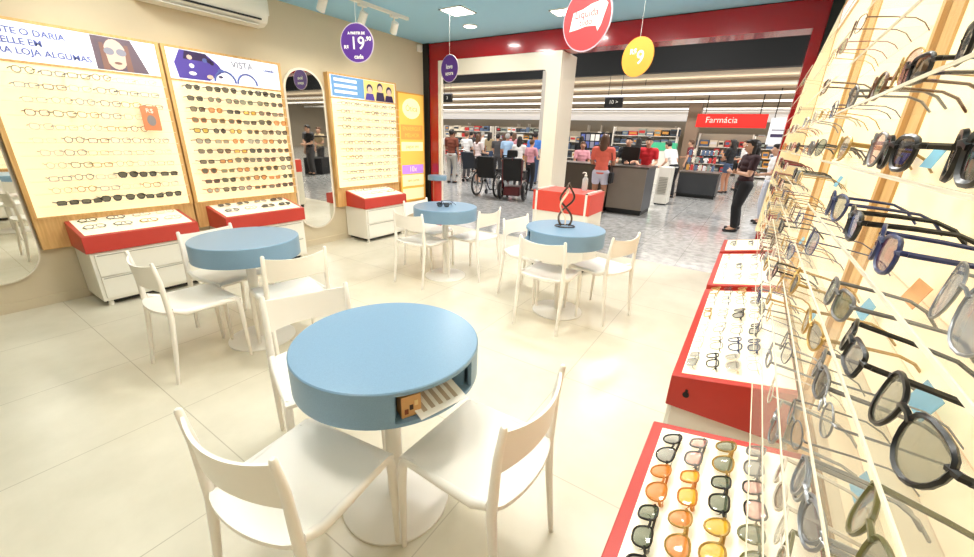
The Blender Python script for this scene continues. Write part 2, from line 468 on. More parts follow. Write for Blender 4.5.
# the left panels, in order from the big mirror towards the storefront
pA, hA = display_panel(1, .62, 1.69, 'wide backlit panel of pale eyeglasses beside the big mirror, woman photo on its header', ledge_left, XF, .10)
pB, hB = display_panel(1, 1.765, 2.83, 'backlit panel of coloured sunglasses under the purple header, between two mirrors', ledge_left, XF, .10)
pC, hC = display_panel(1, 3.50, 4.62, 'backlit eyeglasses panel with blue header and three people, beside the yellow poster', ledge_left, XF, .10)

# header artwork (printed, flat)
M_inkblue = mat('ink_blue', (96, 110, 184), .5); M_inkviolet = mat('ink_violet', (92, 74, 176), .5); M_inkdark = mat('ink_dark_violet', (56, 38, 84), .5)
M_inkgrey = mat('ink_grey', (150, 150, 168), .5); M_skin_print = mat('ink_skin', (238, 206, 190), .5); M_inkbrown = mat('ink_brown', (140, 104, 96), .5)
M_inksky = mat('ink_sky', (112, 164, 220), .5, emit=.05); M_inkcream = mat('ink_cream', (246, 220, 140), .5, emit=.1); M_inknavy = mat('ink_navy', (60, 50, 90), .5)
M_inkhair = mat('ink_hair', (112, 96, 110), .5); M_inkwhite = mat('ink_white', (250, 250, 252), .5, emit=.2)
def print_poly(parent, pts, m, name, x):
    return MB().prism(pts, x, x + .0015, 'x').build(name, m, parent)
def ell(cy, cz, ry, rz, n=20): return [(cy + ry * math.cos(2*PI*k/n), cz + rz * math.sin(2*PI*k/n)) for k in range(n)]
RL = (PI / 2, 0, PI / 2)                       # lettering that reads from +x
d = XF - WL + .0015
yc = (.62 + 1.69) / 2
for i, s_ in enumerate(('GANTE O DARIA', 'MELELLE EM', 'PARA LOJA ALGUMAS')):
    text(s_, .06, (d + .001, -.51, 2.105 - i * .066), RL, M_inkblue, hA, ext=.0008, bold=.0012)
print_poly(hA, [(.10, 1.915), (.45, 1.915), (.36, 2.165), (.10, 2.165)], M_inkhair, 'portrait_hair', d)
print_poly(hA, ell(.24, 2.04, .075, .115), M_skin_print, 'portrait_face', d + .002)
for s_ in (-1, 1): print_poly(hA, ell(.24 + s_ * .04, 2.06, .034, .028), M_inkgrey, 'portrait_lens', d + .004)
for s_ in (-1, 1): print_poly(hA, [(.24 + s_ * .055, 1.918), (.24 + s_ * .10, 1.918), (.24 + s_ * .095, 2.12), (.24 + s_ * .07, 2.12)], M_inkbrown, 'portrait_lock', d + .0035)
print_poly(hA, ell(.245, 1.975, .026, .010), M_inkbrown, 'portrait_lips', d + .004)
# purple picture header
rnd = random.Random(3)
print_poly(hB, [(-.46, 1.92), (-.20, 1.92), (-.06, 2.02), (-.10, 2.08), (-.2, 2.16), (-.42, 2.165), (-.48, 2.05)], M_inkviolet, 'artwork_ground', d)
print_poly(hB, [(-.40, 2.09), (-.16, 2.09), (-.2, 2.16), (-.38, 2.16)], M_inkdark, 'artwork_hat', d + .002)
for k in range(9):
    print_poly(hB, ell(-.42 + rnd.random() * .34, 1.945 + rnd.random() * .17, .015 + rnd.random() * .02, .012 + rnd.random() * .015, 8), rnd.choice([M_inkwhite, M_inkblue, M_skin_print, M_inkdark]), 'artwork_spot', d + .004)
for c in (-.05, .17):
    g = MB().tube([(d + .002, c + .10 * math.cos(PI * k / 10), 1.925 + .10 * math.sin(PI * k / 10)) for k in range(11)], .009, 6); g.build('artwork_arc', M_inkblue, hB)
text('VISTA', .085, (d + .001, .03, 2.10), RL, M_inkgrey, hB, ext=.0008, bold=.0012); text('coleção', .04, (d + .001, .36, 2.09), RL, M_inkblue, hB, ext=.0008, bold=.001)
# blue header with three people
print_poly(hC, [(-.54, 1.92), (-.02, 1.92), (-.02, 2.165), (-.54, 2.165)], M_inksky, 'artwork_sky', d)
for i in range(3): print_poly(hC, [(-.5, 2.10 - i * .07), (-.14, 2.10 - i * .07), (-.14, 2.135 - i * .07), (-.5, 2.135 - i * .07)], M_inkwhite, 'artwork_band', d + .002)
print_poly(hC, [(-.02, 1.912), (.55, 1.912), (.55, 2.165), (-.02, 2.165)], M_inkcream, 'artwork_cream', d)
for i, (c, z) in enumerate(((.08, 2.05), (.27, 2.08), (.44, 2.05))):
    print_poly(hC, [(c - .085, 1.914), (c + .085, 1.914), (c + .06, z - .05), (c - .06, z - .05)], (M_inkviolet, M_inknavy, M_inkdark)[i], 'artwork_torso', d + .002)
    print_poly(hC, ell(c, z + .012, .052, .058), M_inknavy, 'artwork_hair', d + .003)
    print_poly(hC, ell(c, z - .008, .040, .046), M_skin_print, 'artwork_face', d + .005)
# small orange price card on the first panel
c = thing('price_card', 'small orange price card standing among the pale eyeglasses', 'card', (XF + .10, 1.505, 1.44))
MB().prism(rrect(-.065, .065, 0, .205, .008, 3), -.003, .003, 'x').build('card', mat('orange_card', (222, 140, 96), .5), c)
MB().prism(ell(0, .085, .032, .045), .0035, .005, 'x').build('figure_print', mat('card_print_grey', (150, 140, 140), .5), c)
text('R$', .05, (.004, 0, .165), RL, M_paper, c, align='CENTER', ext=.0006)
# glasses of the left wall
rg = random.Random(11)
def left_row(panel, i, ys, x, name, pick, group):
    for j, y in enumerate(ys):
        kind, th, fc, lc = pick(i, j)
        h2 = KINDS[kind][1] / 2
        place_glasses(kind, th, fc, lc, (x + rg.uniform(-.004, .004), y + rg.uniform(-.012, .012), ledge_left[i] + .005 + h2), (rg.uniform(-.05, .02), 0, PI/2 + rg.uniform(-.08, .08)),
                      '%s, %s across, %s row, panel %s' % (gdesc(kind, fc, lc), ORD[j], row_name(i, ROWS), name), group)
PALE = ['grey', 'silver-rimmed', 'gold-rimmed', 'grey', 'clear-framed', 'brown tortoiseshell', 'olive']
SUNF = ['black', 'black', 'brown tortoiseshell', 'amber', 'grey', 'gold-rimmed', 'olive', 'wine-red']
SUNL = ['dark', 'brown', 'dark', 'orange', 'grey', 'green', 'yellow', 'brown']
def pickA(i, j):
    if i == 10 or (i == 8 and j >= 3): return (rg.choice(['wayfarer', 'aviator', 'rect']), 2, 'black', 'dark')
    return (rg.choice(['rect', 'round', 'cat']), rg.choice([0, 1, 1]), rg.choice(PALE), 'clear')
def pickB(i, j): return (rg.choice(['wayfarer', 'aviator', 'round', 'cat', 'rect']), rg.choice([1, 2, 2]), rg.choice(SUNF if i else ['black', 'brown tortoiseshell']), rg.choice(SUNL if i else ['dark']))
def pickC(i, j):
    if i == 0: return ('rect', 1, rg.choice(['black', 'grey', 'olive']), 'clear')
    return (rg.choice(['rect', 'round', 'cat']), rg.choice([1, 1, 2]), rg.choice(PALE), 'clear')
XG = -4.655
for i in range(ROWS):
    left_row(pA, i, [y for y in (.80, .948, 1.096, 1.244, 1.392, 1.545) if not (3 <= i <= 4 and 1.45 < y)], XG, 'by the big mirror', pickA, 'glasses on the panel by the big mirror')
    left_row(pB, i, [1.90 + .162 * k for k in range(6)], XG, 'under the purple header', pickB, 'sunglasses on the panel under the purple header')
    left_row(pC, i, [3.64 + .165 * k for k in range(6)], XG, 'beside the yellow poster', pickC, 'eyeglasses on the panel beside the yellow poster')

# ------------------------------------------------------------------ tray cabinets
M_plinth = mat('dark_plinth', (46, 44, 42), .6)  # dark grey of the set-back plinths
M_gap = mat('drawer_gap_grey', (176, 172, 160), .5)
def tray_cabinet(side, y0, y1, label, zt=(.62, .71), zb=.48, base=True):
    wallx = WL if side > 0 else WR
    t = thing('tray_cabinet', label, 'cabinet', (wallx, (y0 + y1) / 2, 0), 0, 'white cabinets with slanted red display trays')
    L = (y1 - y0) / 2; D = .46
    def pr(poly, a0, a1, mb): mb.prism([(side * a, z) for a, z in poly], a0, a1, 'y'); return mb
    pr([(.01, .05), (D - .02, .05), (D - .02, zb - .004), (.01, zb - .004)], -L + .02, L - .02, MB()).build('body', M_whitelac, t, .004)
    pr([(.04, .018), (D - .06, .018), (D - .06, .05), (.04, .05)], -L + .05, L - .05, MB()).build('plinth', M_plinth, t)
    for a in (-L + .07, L - .07):
        for q in (.06, D - .06):
            MB().lathe([(.02, 0), (.02, .02), (.014, .05)], 12, c=(side * q, a, 0)).build('foot', M_whitelac, t)
    for z0, z1 in ((.075, .262), (.272, .460)):
        dr = pr([(D - .02, z0), (D - .005, z0), (D - .005, z1), (D - .02, z1)], -L + .045, L - .045, MB()).build('drawer', M_whitelac, t, .003)
        pr([(D - .005, z1 - .012), (D + .001, z1 - .012), (D + .001, z1 - .004), (D - .005, z1 - .004)], -L + .06, L - .06, MB()).build('finger_pull', M_gap, dr)
    # red slanted tray: hollow wedge with a lit white bed
    sl = (zt[1] - zt[0]) / D
    pr([(.066, zb + .002), (D, zb + .002), (D, zt[0]), (.066, zt[1] - sl * .066)], -L, L, MB()).build('tray', M_red, t, .003)
    m_ = .032
    z_at = lambda a: zt[1] - sl * a
    bed = pr([(.07, z_at(.07) - .003), (D - m_, z_at(D - m_) - .003), (D - m_, z_at(D - m_) + .0025), (.07, z_at(.07) + .0025)], -L + m_, L - m_, MB()).build('tray_bed', M_traywhite, t)
    return t, math.atan(sl)
D_T = .46
def on_tray(side, a): return (WL + a if side > 0 else WR - a), .71 - (.09 / D_T) * a + .0025
def tray_glasses(side, spots, tilt, desc, group, pick, ryaw=0.):
    for (a, y, lab) in spots:
        kind, th, fc, lc = pick()
        x, z = on_tray(side, a)
        h2 = KINDS[kind][1] / 2
        # lying on the folded temples, lenses facing up and out
        rx = Matrix.Rotation(math.radians(-78), 3, 'X')        # front (-y) turned up
        rzm = Matrix.Rotation(side * PI / 2 + rg.uniform(-.1, .1), 3, 'Z')
        ty = Matrix.Rotation(side * tilt, 3, 'Y')
        e = (ty @ rzm @ rx).to_euler()
        place_glasses(kind, th, fc, lc, (x, y, z + .026), e, '%s, %s' % (gdesc(kind, fc, lc), lab), group, folded=True, split=side < 0 and y < 3)
cA, tl = tray_cabinet(1, .76, 1.585, 'white drawer cabinet with red tray under the woman-photo panel, beside the big mirror')
cB, _ = tray_cabinet(1, 1.83, 2.70, 'white drawer cabinet with red tray behind the left blue table')
cC, _ = tray_cabinet(1, 3.60, 4.40, 'white drawer cabinet with red tray nearest the yellow poster')
pk = lambda F, L_: (lambda: (rg.choice(['rect', 'round', 'wayfarer', 'aviator']), rg.choice([0, 1]), rg.choice(F), rg.choice(L_)))
for (y0, y1, nm, F, L_, g) in ((.8, 1.54, 'the tray by the big mirror', PALE, ['clear'], 'a'), (1.88, 2.65, 'the tray behind the left table', ['black', 'grey', 'brown tortoiseshell', 'black'], ['clear', 'grey', 'dark'], 'b'), (3.68, 4.32, 'the tray by the yellow poster', PALE, ['clear'], 'c')):
    nn = 4
    for r_, a in enumerate((.16, .32)):
        tray_glasses(1, [(a, y0 + (y1 - y0) * (k + .5) / nn, '%s along %s row, %s' % (ORD[k], ('back', 'front')[r_], nm)) for k in range(nn)], tl, None, 'glasses lying in ' + nm, pk(F, L_))
# the trays under the right-hand display
tray_cabinet(-1, .30, 1.22, 'nearest white cabinet with red tray of sunglasses, at the bottom edge of the photo')
cab2, _ = tray_cabinet(-1, 1.55, 2.75, 'second white cabinet with red tray from the camera, small dark emblem on its red side')
tray_cabinet(-1, 2.85, 3.80, 'third white cabinet with red tray from the camera along the display')
tray_cabinet(-1, 3.90, 4.42, 'farthest white cabinet with red tray beside the woman in black')
em = MB().prism(ell(-.035, .555, .012, .012, 14), 1.5455, 1.549, 'y')
em.box((-.040, 1.5435, .56), (-.030, 1.5455, .58)); o = em.build('emblem', M_blackpl, cab2); o['label'] = 'small dark emblem'
bpy.context.view_layer.update(); o.matrix_parent_inverse = cab2.matrix_world.inverted()
rowsY = {0: (1.075, 'far'), 1: (.925, 'second'), 2: (.775, 'third'), 3: (.63, 'near')}
for r_, (y, rn) in rowsY.items():
    for c_ in range(4):
        a = WR - (-.035 + .068 * c_)
        fcl = [('black', 'grey'), ('grey', 'rose'), ('gold-rimmed', 'green'), ('grey', 'grey'), ('amber', 'orange'), ('amber', 'yellow'), ('black', 'green'), ('black', 'rose'), ('black', 'green'), ('gold-rimmed', 'orange'), ('gold-rimmed', 'yellow'), ('olive', 'green'), ('black', 'dark'), ('black', 'brown'), ('black', 'grey'), ('gold-rimmed', 'brown')][r_ * 4 + c_]
        tray_glasses(-1, [(a, y + .012 * c_, '%s from aisle, %s row, nearest tray' % (ORD[c_], rn))], tl, None, 'sunglasses lying in the nearest tray', lambda f=fcl: (rg.choice(['aviator', 'wayfarer', 'cat']), 1, f[0], f[1]))
for r_, (y, rn) in enumerate(((1.68, 'near'), (1.86, 'second'), (2.05, 'third'), (2.26, 'fourth'), (2.48, 'fifth'), (2.66, 'far'))):
    for c_ in range(4):
        a = WR - (-.045 + .068 * c_)
        tray_glasses(-1, [(a, y + .01 * c_, '%s from aisle, %s row, second tray' % (ORD[c_], rn))], tl, None, 'glasses lying in the second tray', pk(['silver-rimmed', 'grey', 'black', 'navy', 'clear-framed', 'gold-rimmed'], ['clear', 'grey', 'clear']))
for r_, (y, rn) in enumerate(((3.02, 'near'), (3.3, 'second'), (3.6, 'far'))):
    for c_ in range(3):
        a = WR - (-.035 + .09 * c_)
        tray_glasses(-1, [(a, y, '%s from aisle, %s row, third tray' % (ORD[c_], rn))], tl, None, 'glasses lying in the third tray', pk(['silver-rimmed', 'grey', 'clear-framed'], ['clear']))
for c_ in range(2):
    tray_glasses(-1, [(WR - (-.02 + .13 * c_), 4.16, '%s from the aisle in the farthest tray' % ORD[c_])], tl, None, 'glasses lying in the farthest tray', pk(['grey'], ['clear']))

# ------------------------------------------------------------------ right-hand display
XR = .30
ledR = [1.9075 - .11 * i for i in range(ROWS)]
qA, gA = display_panel(-1, .28, 1.37, 'nearest backlit eyewear panel at the right edge of the photo', ledR, XR, .165, 2.5, 2.34)
qB, gB = display_panel(-1, 1.55, 2.56, 'second backlit eyewear panel from the camera above the red trays', ledR, XR, .165, 2.5, 2.34)
qC, gC = display_panel(-1, 2.88, 4.40, 'farthest backlit eyewear panel above the red trays near the woman in black', ledR, XR, .165, 2.5, 2.34)
MB().prism([(-.235, .75), (-.222, 1.25), (-.19, 1.65), (-.17, 2.0), (-.07, 2.5), (-.066, 2.5), (-.066, .75)], .745, .762, 'y').build('side_panel', mat('cream_side_panel', (244, 228, 190), .5, noise=.1, nscale=60), qC)
# wooden strips between the panels
for y0, y1, lb in ((1.405, 1.515, 'wide light wood strip between the two nearest panels of the right display'), (2.595, 2.845, 'wide light wood strip between the second and farthest panel of the right display')):
    o = MB().box((WR - .055, y0, .72), (WR, y1, 2.52)).build('wood_strip', M_wood, None, .003); tag(o, lb, 'wood strip', 'wood strips of the near display')
rg = random.Random(23)
RF = ['black', 'black', 'grey', 'gold-rimmed', 'brown tortoiseshell', 'silver-rimmed', 'navy', 'olive', 'black', 'wine-red']
NEAR = {  # hand-picked pairs in the slots closest to the camera: row -> {slot: (kind, thickness, frame, lens, y, lean)}
    4: {0: ('wayfarer', 2, 'black', 'dark', .53, 0), 1: ('wayfarer', 2, 'black', 'dark', .80, 0)},
    3: {0: ('rect', 1, 'black', 'grey', .60, 0), 1: ('rect', 1, 'black', 'dark', .84, 0)},
    5: {0: ('aviator', 0, 'silver-rimmed', 'slate', .435, -.12), 1: ('cat', 1, 'navy', 'wine', .66, -.05), 2: ('wayfarer', 2, 'black', 'blue', .86, 0)},
    6: {0: ('aviator', 1, 'black', 'smoke', .43, -.18), 1: ('rect', 1, 'black', 'grey', .61, -.16), 2: ('wayfarer', 1, 'grey', 'green', .79, -.1)},
    7: {0: ('aviator', 1, 'olive', 'smoke', .405, -.16), 1: ('round', 0, 'silver-rimmed', 'clear', .63, 0), 2: ('wayfarer', 1, 'grey', 'dark', .74, -.1)},
    8: {0: ('aviator', 1, 'silver-rimmed', 'clear', .56, -.1), 2: ('round', 0, 'grey', 'clear', .75, 0)},
    9: {0: ('aviator', 1, 'olive', 'smoke', .54, -.1)},
}
LN.update({'slate': (120, 124, 134, .72), 'smoke': (128, 124, 104, .6), 'wine': (120, 60, 70, .7)})
RF1 = ['black', 'grey', 'silver-rimmed', 'gold-rimmed', 'brown tortoiseshell', 'clear-framed', 'gold-rimmed', 'navy']
RF2 = ['grey', 'gold-rimmed', 'clear-framed', 'brown tortoiseshell', 'silver-rimmed', 'amber', 'wine-red', 'black']
def right_panel(i, j, y, name, split, far):
    near = name == 'nearest' and i in NEAR and j in NEAR[i]
    if not near:
        if name == 'nearest' and j < (3 if i < 8 else 1) and i >= 3: return
        if rg.random() < (.78 if i < 3 else .3 if not far else .1): return
    sun = rg.random() < (.5 if not far else .3)
    kind = rg.choice(['aviator', 'wayfarer', 'round', 'cat', 'shield', 'aviator'] if sun else ['rect', 'round', 'cat', 'wayfarer'])
    fc = rg.choice(RF2 if far or i < 3 else RF1); th = rg.choice([0, 1, 1] if sun else [0, 0, 1]); lc = rg.choice(['dark', 'grey', 'green', 'brown', 'grey', 'smoke', 'slate', 'rose']) if sun else 'clear'
    lean = rg.uniform(-.16, .0); yj = y + rg.uniform(-.02, .02)
    if near: kind, th, fc, lc, yj, lean = NEAR[i][j]
    h2 = KINDS[kind][1] / 2
    place_glasses(kind, th, fc, lc, (.150 + rg.uniform(-.006, .006), yj, ledR[i] + .008 + h2), (lean, 0, -PI/2 + rg.uniform(-.1, .1)),
                  '%s, %s along %s row of %s display panel' % (gdesc(kind, fc, lc), ORD[j], row_name(i, ROWS), name), 'glasses on the %s display panel' % name, split=split)
for i in range(ROWS):
    for j in range(6): right_panel(i, j, .385 + .172 * j + .01 * (i % 2), 'nearest', True, False)
    for j in range(6): right_panel(i, j, 1.64 + .166 * j, 'second', True, False)
    for j in range(8): right_panel(i, j, 2.98 + .185 * j, 'farthest', False, True)
# little price tags leaning behind some of the near glasses
M_tagblue = mat('tag_light_blue', (130, 196, 226), .5); M_tagorange = mat('tag_orange', (240, 170, 100), .5); M_tagviolet = mat('tag_violet', (80, 70, 190), .5)
for k, (y, i, m_, cn) in enumerate(((1.30, 4, M_tagviolet, 'violet'), (1.11, 4, M_tagblue, 'light blue'), (.98, 4, M_tagblue, 'light blue'), (2.03, 5, M_tagblue, 'light blue'), (.75, 7, M_tagblue, 'light blue'), (.80, 9, M_tagblue, 'light blue'),
                                    (.93, 6, M_tagorange, 'orange'), (1.15, 7, M_tagblue, 'light blue'), (1.68, 9, M_tagblue, 'light blue'), (2.5, 8, M_tagblue, 'light blue'), (2.14, 4, M_tagorange, 'orange'))):
    mt = Matrix.Translation((XR - .03, y, ledR[i] + .0035)) @ Matrix.Rotation(math.radians(18), 4, 'Y')
    o = MB().box((-.0006, -.034, 0), (.0006, .034, .042), 0, mt).build('price_tag', m_)
    tag(o, 'small %s price tag, %s ledge of the %s panel, %d cm from its end' % (cn, row_name(i, ROWS), 'nearest' if y < 1.4 else 'second', round((y - .28) * 100)), 'tag', 'price tags on the near display')

# ------------------------------------------------------------------ mirrors and poster on the left wall
def wall_mirror(poly, frame_poly, label, y):
    t = thing('wall_mirror', label, 'mirror', (WL, y, 0), 0, None)
    MB().prism(frame_poly, .0, .03, 'x').build('frame', M_cream, t)
    MB().prism(poly, .0305, .034, 'x').build('glass', M_mirror, t)
    return t
wall_mirror(rrect(-.245, .245, .255, 2.165, .235, 14), rrect(-.27, .27, .235, 2.19, .262, 14), 'tall round-ended mirror between the sunglasses panel and the blue-header panel', 3.165)
wall_mirror(rrect(-.40, .40, .255, 2.165, .235, 14), rrect(-.41, .41, .245, 2.175, .245, 14), 'big rounded mirror cut off by the left edge of the photo', .165)
t = thing('wall_poster', 'tall yellow and orange backlit poster with purple band beside the red column', 'poster', (WL, 4.99, 0))
MB().box((.002, -.30, .40), (.05, .30, 2.09)).build('frame', mat('orange_poster_frame', (232, 168, 70), .4), t)
yel = mat('poster_yellow', (250, 206, 96), .4, emit=.22); MB().box((.05, -.275, .42), (.053, .275, 2.07)).build('sheet', yel, t)
M_por = mat('poster_orange', (246, 168, 84), .4, emit=.25); M_ppk = mat('poster_purple', (196, 140, 240), .4, emit=.4); M_pcr = mat('poster_cream', (255, 240, 190), .4, emit=.4)
x = .0535
MB().prism(ell(0, 1.86, .2, .15, 28), x, x + .001, 'x').build('logo_disc', M_pcr, t)
text('Ótica', .12, (x + .002, 0, 1.86), RL, M_por, t, align='CENTER', ext=.0006)
for z0, z1, m_ in ((1.40, 1.62, M_por), (1.22, 1.36, M_pcr), (.86, 1.0, M_ppk), (.66, .84, M_pcr), (.44, .62, M_pcr)):
    MB().box((x, -.25, z0), (x + .001, .25, z1)).build('print_band', m_, t)
for s_, z, m_, sz in (('ENXERGUE', 1.56, yel, .085), ('MELHOR', 1.46, yel, .085), ('pague em', 1.29, M_por, .08), ('10x', .93, M_pcr, .12), ('sem juros', .75, M_por, .07)):
    text(s_, sz, (x + .002, 0, z), RL, m_, t, align='CENTER', ext=.0006)

# ------------------------------------------------------------------ round hanging signs
M_signpurple = mat('sign_purple', (88, 44, 140), .4); M_signred = mat('sign_red', (178, 58, 62), .4); M_signyel = mat('sign_yellow', (224, 150, 56), .4)
M_signrim = mat('sign_rim_white', (206, 190, 206), .4)
def hang_sign(label, p, dia, m, lines, rz, rim=True):
    t = thing('hanging_sign', label, 'sign', p, rz, None)
    R_ = dia / 2
    MB().prism(ell(0, 0, R_, R_, 40), -.004, .004, 'y').build('disc', m, t)
    if rim: MB().tube([(R_ * math.cos(2*PI*k/40), 0, R_ * math.sin(2*PI*k/40)) for k in range(40)], .005, 6, 0, True).build('rim', M_signrim, t)
    MB().tube([(0, 0, R_), (0, 0, ZC - p[2])], .0012, 5).build('string', M_paper, t)
    for side, rr in ((-1, (PI/2, 0, 0)), (1, (PI/2, 0, PI))):
        for (s_, sz, dx, dz, mm) in lines:
            text(s_, sz, (dx * -side, side * .0055, dz), rr, mm, t, align='CENTER', ext=.0008, bold=.001)
    return t
W_ = M_paper
hang_sign('round purple hanging sign with price 19 above the tall mirror', (-2.95, 2.47, 2.178), .285, M_signpurple, [('A PARTIR DE', .026, 0, .07, W_), ('19', .13, .005, -.005, W_), ('R$', .036, -.095, -.03, W_), (',90', .042, .1, .03, W_), ('cada', .045, .01, -.1, W_)], math.radians(24))
hang_sign('small round purple hanging sign before the red column', (-3.29, 4.105, 2.235), .29, M_signpurple, [('leve', .07, 0, .02, W_), ('agora', .06, 0, -.05, W_)], math.radians(-8))
t = hang_sign('large round red hanging sign with white speech banner below the ceiling', (-1.07, 2.69, 2.2), .35, M_signred, [], math.radians(-14))
for side in (-1, 1):
    pts = [(-.12, -.055), (-.10, .045), (-.03, .055), (.03, .075), (.12, .085), (.145, .06), (.11, -.045), (.09, -.075), (.075, -.045), (0, -.04), (-.06, -.05)]
    MB().prism([(p_ * -side, q_) for p_, q_ in pts], side * .0045, side * .0065, 'y').build('banner', W_, t)
    text('Liquida', .06, (0, side * .008, .028), (PI/2, 0, 0 if side < 0 else PI), M_signred, t, align='CENTER', ext=.0006); text('tudo', .05, (0, side * .008, -.018), (PI/2, 0, 0 if side < 0 else PI), M_signred, t, align='CENTER', ext=.0006)
hang_sign('round yellow hanging sign in front of the dark bulkhead', (-1.06, 3.92, 2.185), .31, M_signyel, [('R$', .06, -.045, .045, W_), ('9', .15, .03, -.01, W_)], math.radians(-20), False)

# ------------------------------------------------------------------ tables
def round_table(x, y, label, niche=None, top=.78, r=.337, th=.128):
    t = thing('round_table', label, 'table', (x, y, 0), 0, 'round blue drum tables')
    b = MB(); n = 72
    b.lathe([(.0, top - .006), (r - .004, top - .006), (r, top - .010), (r, top - .022), (.0, top - .022)], n, c=(0, 0, .006))
    b.build('tabletop', M_bluetop, t)
    z0, z1 = top - th, top - .015
    b = MB().lathe([(.0, z0), (r, z0), (r, z0 + .014), (.0, z0 + .014)], n); b.build('drum_base', M_blue, t)
    b = MB()
    a0, a1 = (math.radians(niche[0]), math.radians(niche[1])) if niche else (None, None)
    if niche:
        sp = 2 * PI - (a1 - a0); N = 56
        pts = [a1 + sp * k / N for k in range(N + 1)]
        ring_o = [(r * math.cos(a), r * math.sin(a)) for a in pts]; ring_i = [((r - .014) * math.cos(a), (r - .014) * math.sin(a)) for a in pts]
        b.prism(ring_o + ring_i[::-1], z0 + .012, z1, 'z', 0)
        b.build('drum_wall', M_blue, t)
        mid = (a0 + a1) / 2
        bx = [(r * .92 * math.cos(a0), r * .92 * math.sin(a0)), (.12 * math.cos(mid + 2.2), .12 * math.sin(mid + 2.2)), (.12 * math.cos(mid - 2.2), .12 * math.sin(mid - 2.2)), (r * .92 * math.cos(a1), r * .92 * math.sin(a1))]
        w = MB()
        for k in range(3):
            p, q = Vector(bx[k]).to_3d(), Vector(bx[k + 1]).to_3d(); dd = (q - p).normalized(); nn_ = Vector((-dd.y, dd.x, 0)) * .005
            w.prism([(p + nn_)[:2], (q + nn_)[:2], (q - nn_)[:2], (p - nn_)[:2]], z0 + .013, z1 - .002, 'z')
        w.build('niche_lining', M_blue, t)
    else:
        b.lathe([(r, z0 + .012), (r, z1), (r - .014, z1), (r - .014, z0 + .012)], n).build('drum_wall', M_blue, t)
    MB().tube([(0, 0, .012), (0, 0, z0)], .033, 24).build('pole', M_whitemet, t)
    MB().lathe([(.225, 0), (.225, .008), (.220, .012), (.05, .014), (.04, .022), (.034, .024)], 56).build('base_plate', M_whitemet, t)
    return t
T1 = (-1.0, .882); T2 = (-2.85, 1.295); T3 = (-2.66, 3.25); T4 = (-1.25, 3.15)
round_table(*T1, 'nearest round blue drum table with leaflets in its side niche', (-40, 14))
round_table(*T2, 'round blue drum table with glaring pale top in front of the red tray cabinets', (150, 200))
round_table(*T3, 'round blue drum table near the yellow poster with dark glasses on it', (150, 195))
round_table(*T4, 'round blue drum table holding the looped wire stand', (-170, -125))
# things in the niche
def niche_item(ang, rad, lo, hi, rot, m, name, label, cat, extra=None):
    a = math.radians(ang)
    t = thing(name, label, cat, (T1[0] + rad * math.cos(a), T1[1] + rad * math.sin(a), .6675), a + rot)
    MB().box(lo, hi).build('body', m, t)
    if extra: extra(t)
    return t
def cards(t):
    for k in range(3): MB().box((.0302, -.022 + k * .016, .012 + .012 * k), (.0316, -.010 + k * .016, .03 + .012 * k)).build('print', mat('card_ink_%d' % k, ((120, 60, 30), (60, 40, 30), (226, 200, 140))[k], .5), t)
niche_item(-31, .285, (-.03, -.032, 0), (.03, .032, .075), .1, mat('tan_card', (206, 160, 104), .6), 'card_box', 'small tan card box in the niche of the nearest blue table', 'box', cards)
lf = thing('leaflet', 'pale leaflet with grey print lying in the niche of the nearest table', 'leaflet', (T1[0] + .27, T1[1] - .055, .687), math.radians(40))
MB().box((-.07, -.09, 0), (.07, .09, .004)).build('sheet', M_paper, lf)
for k in range(5): MB().box((-.055, -.07 + k * .03, .0042), (.05, -.055 + k * .03, .0048)).build('print_line', mat('leaflet_ink', (196, 178, 158), .6), lf)
lf.rotation_euler = (math.radians(0), math.radians(14), math.radians(-15))
# dark glasses left on the middle table
place_glasses('wayfarer', 2, 'black', 'dark', (T3[0] + .02, T3[1] - .06, .78 + .024), (0, 0, .5), 'black sunglasses lying on the round table near the yellow poster', 'glasses left on the middle table')
place_glasses('rect', 1, 'navy', 'clear', (T3[0] - .10, T3[1] + .06, .78 + .020), (0, 0, -.7), 'thin dark eyeglasses lying on the round table near the yellow poster', 'glasses left on the middle table')
# looped wire stand
t = thing('wire_stand', 'looped dark wire eyewear stand on the round table before the red cabinet', 'stand', (T4[0] - .02, T4[1] + .03, .781), .5)
M_bronze = mat('bronze_wire', (74, 58, 46), .3, metal=.5)
MB().tube([(.085 * math.cos(2*PI*k/24), .06 * math.sin(2*PI*k/24), .006) for k in range(24)], .005, 6, 0, True).build('base_ring', M_bronze, t)
for s_, ph in ((1, 0), (-1, 0)):
    pts = []
    for k in range(33):
        u = k / 32; z = .01 + .36 * u
        w = .075 * math.sin(PI * u) ** .8
        a = s_ * 2.4 * PI * u * .6 + (0 if s_ > 0 else PI)
        pts.append((w * math.cos(a) + .05 * (1 - u) * s_ * .6, w * math.sin(a), z))
    MB().tube(pts, .0095, 7).build('loop', M_bronze, t)
pts = [(.055 * math.sin(PI * u / 20) * math.cos(3.6 * u / 20 + 1), .055 * math.sin(PI * u / 20) * math.sin(3.6 * u / 20 + 1), .02 + .3 * u / 20) for u in range(21)]
MB().tube(pts, .017, 7, 0, False, True, .35).build('ribbon', mat('cream_ribbon', (226, 206, 176), .4), t)

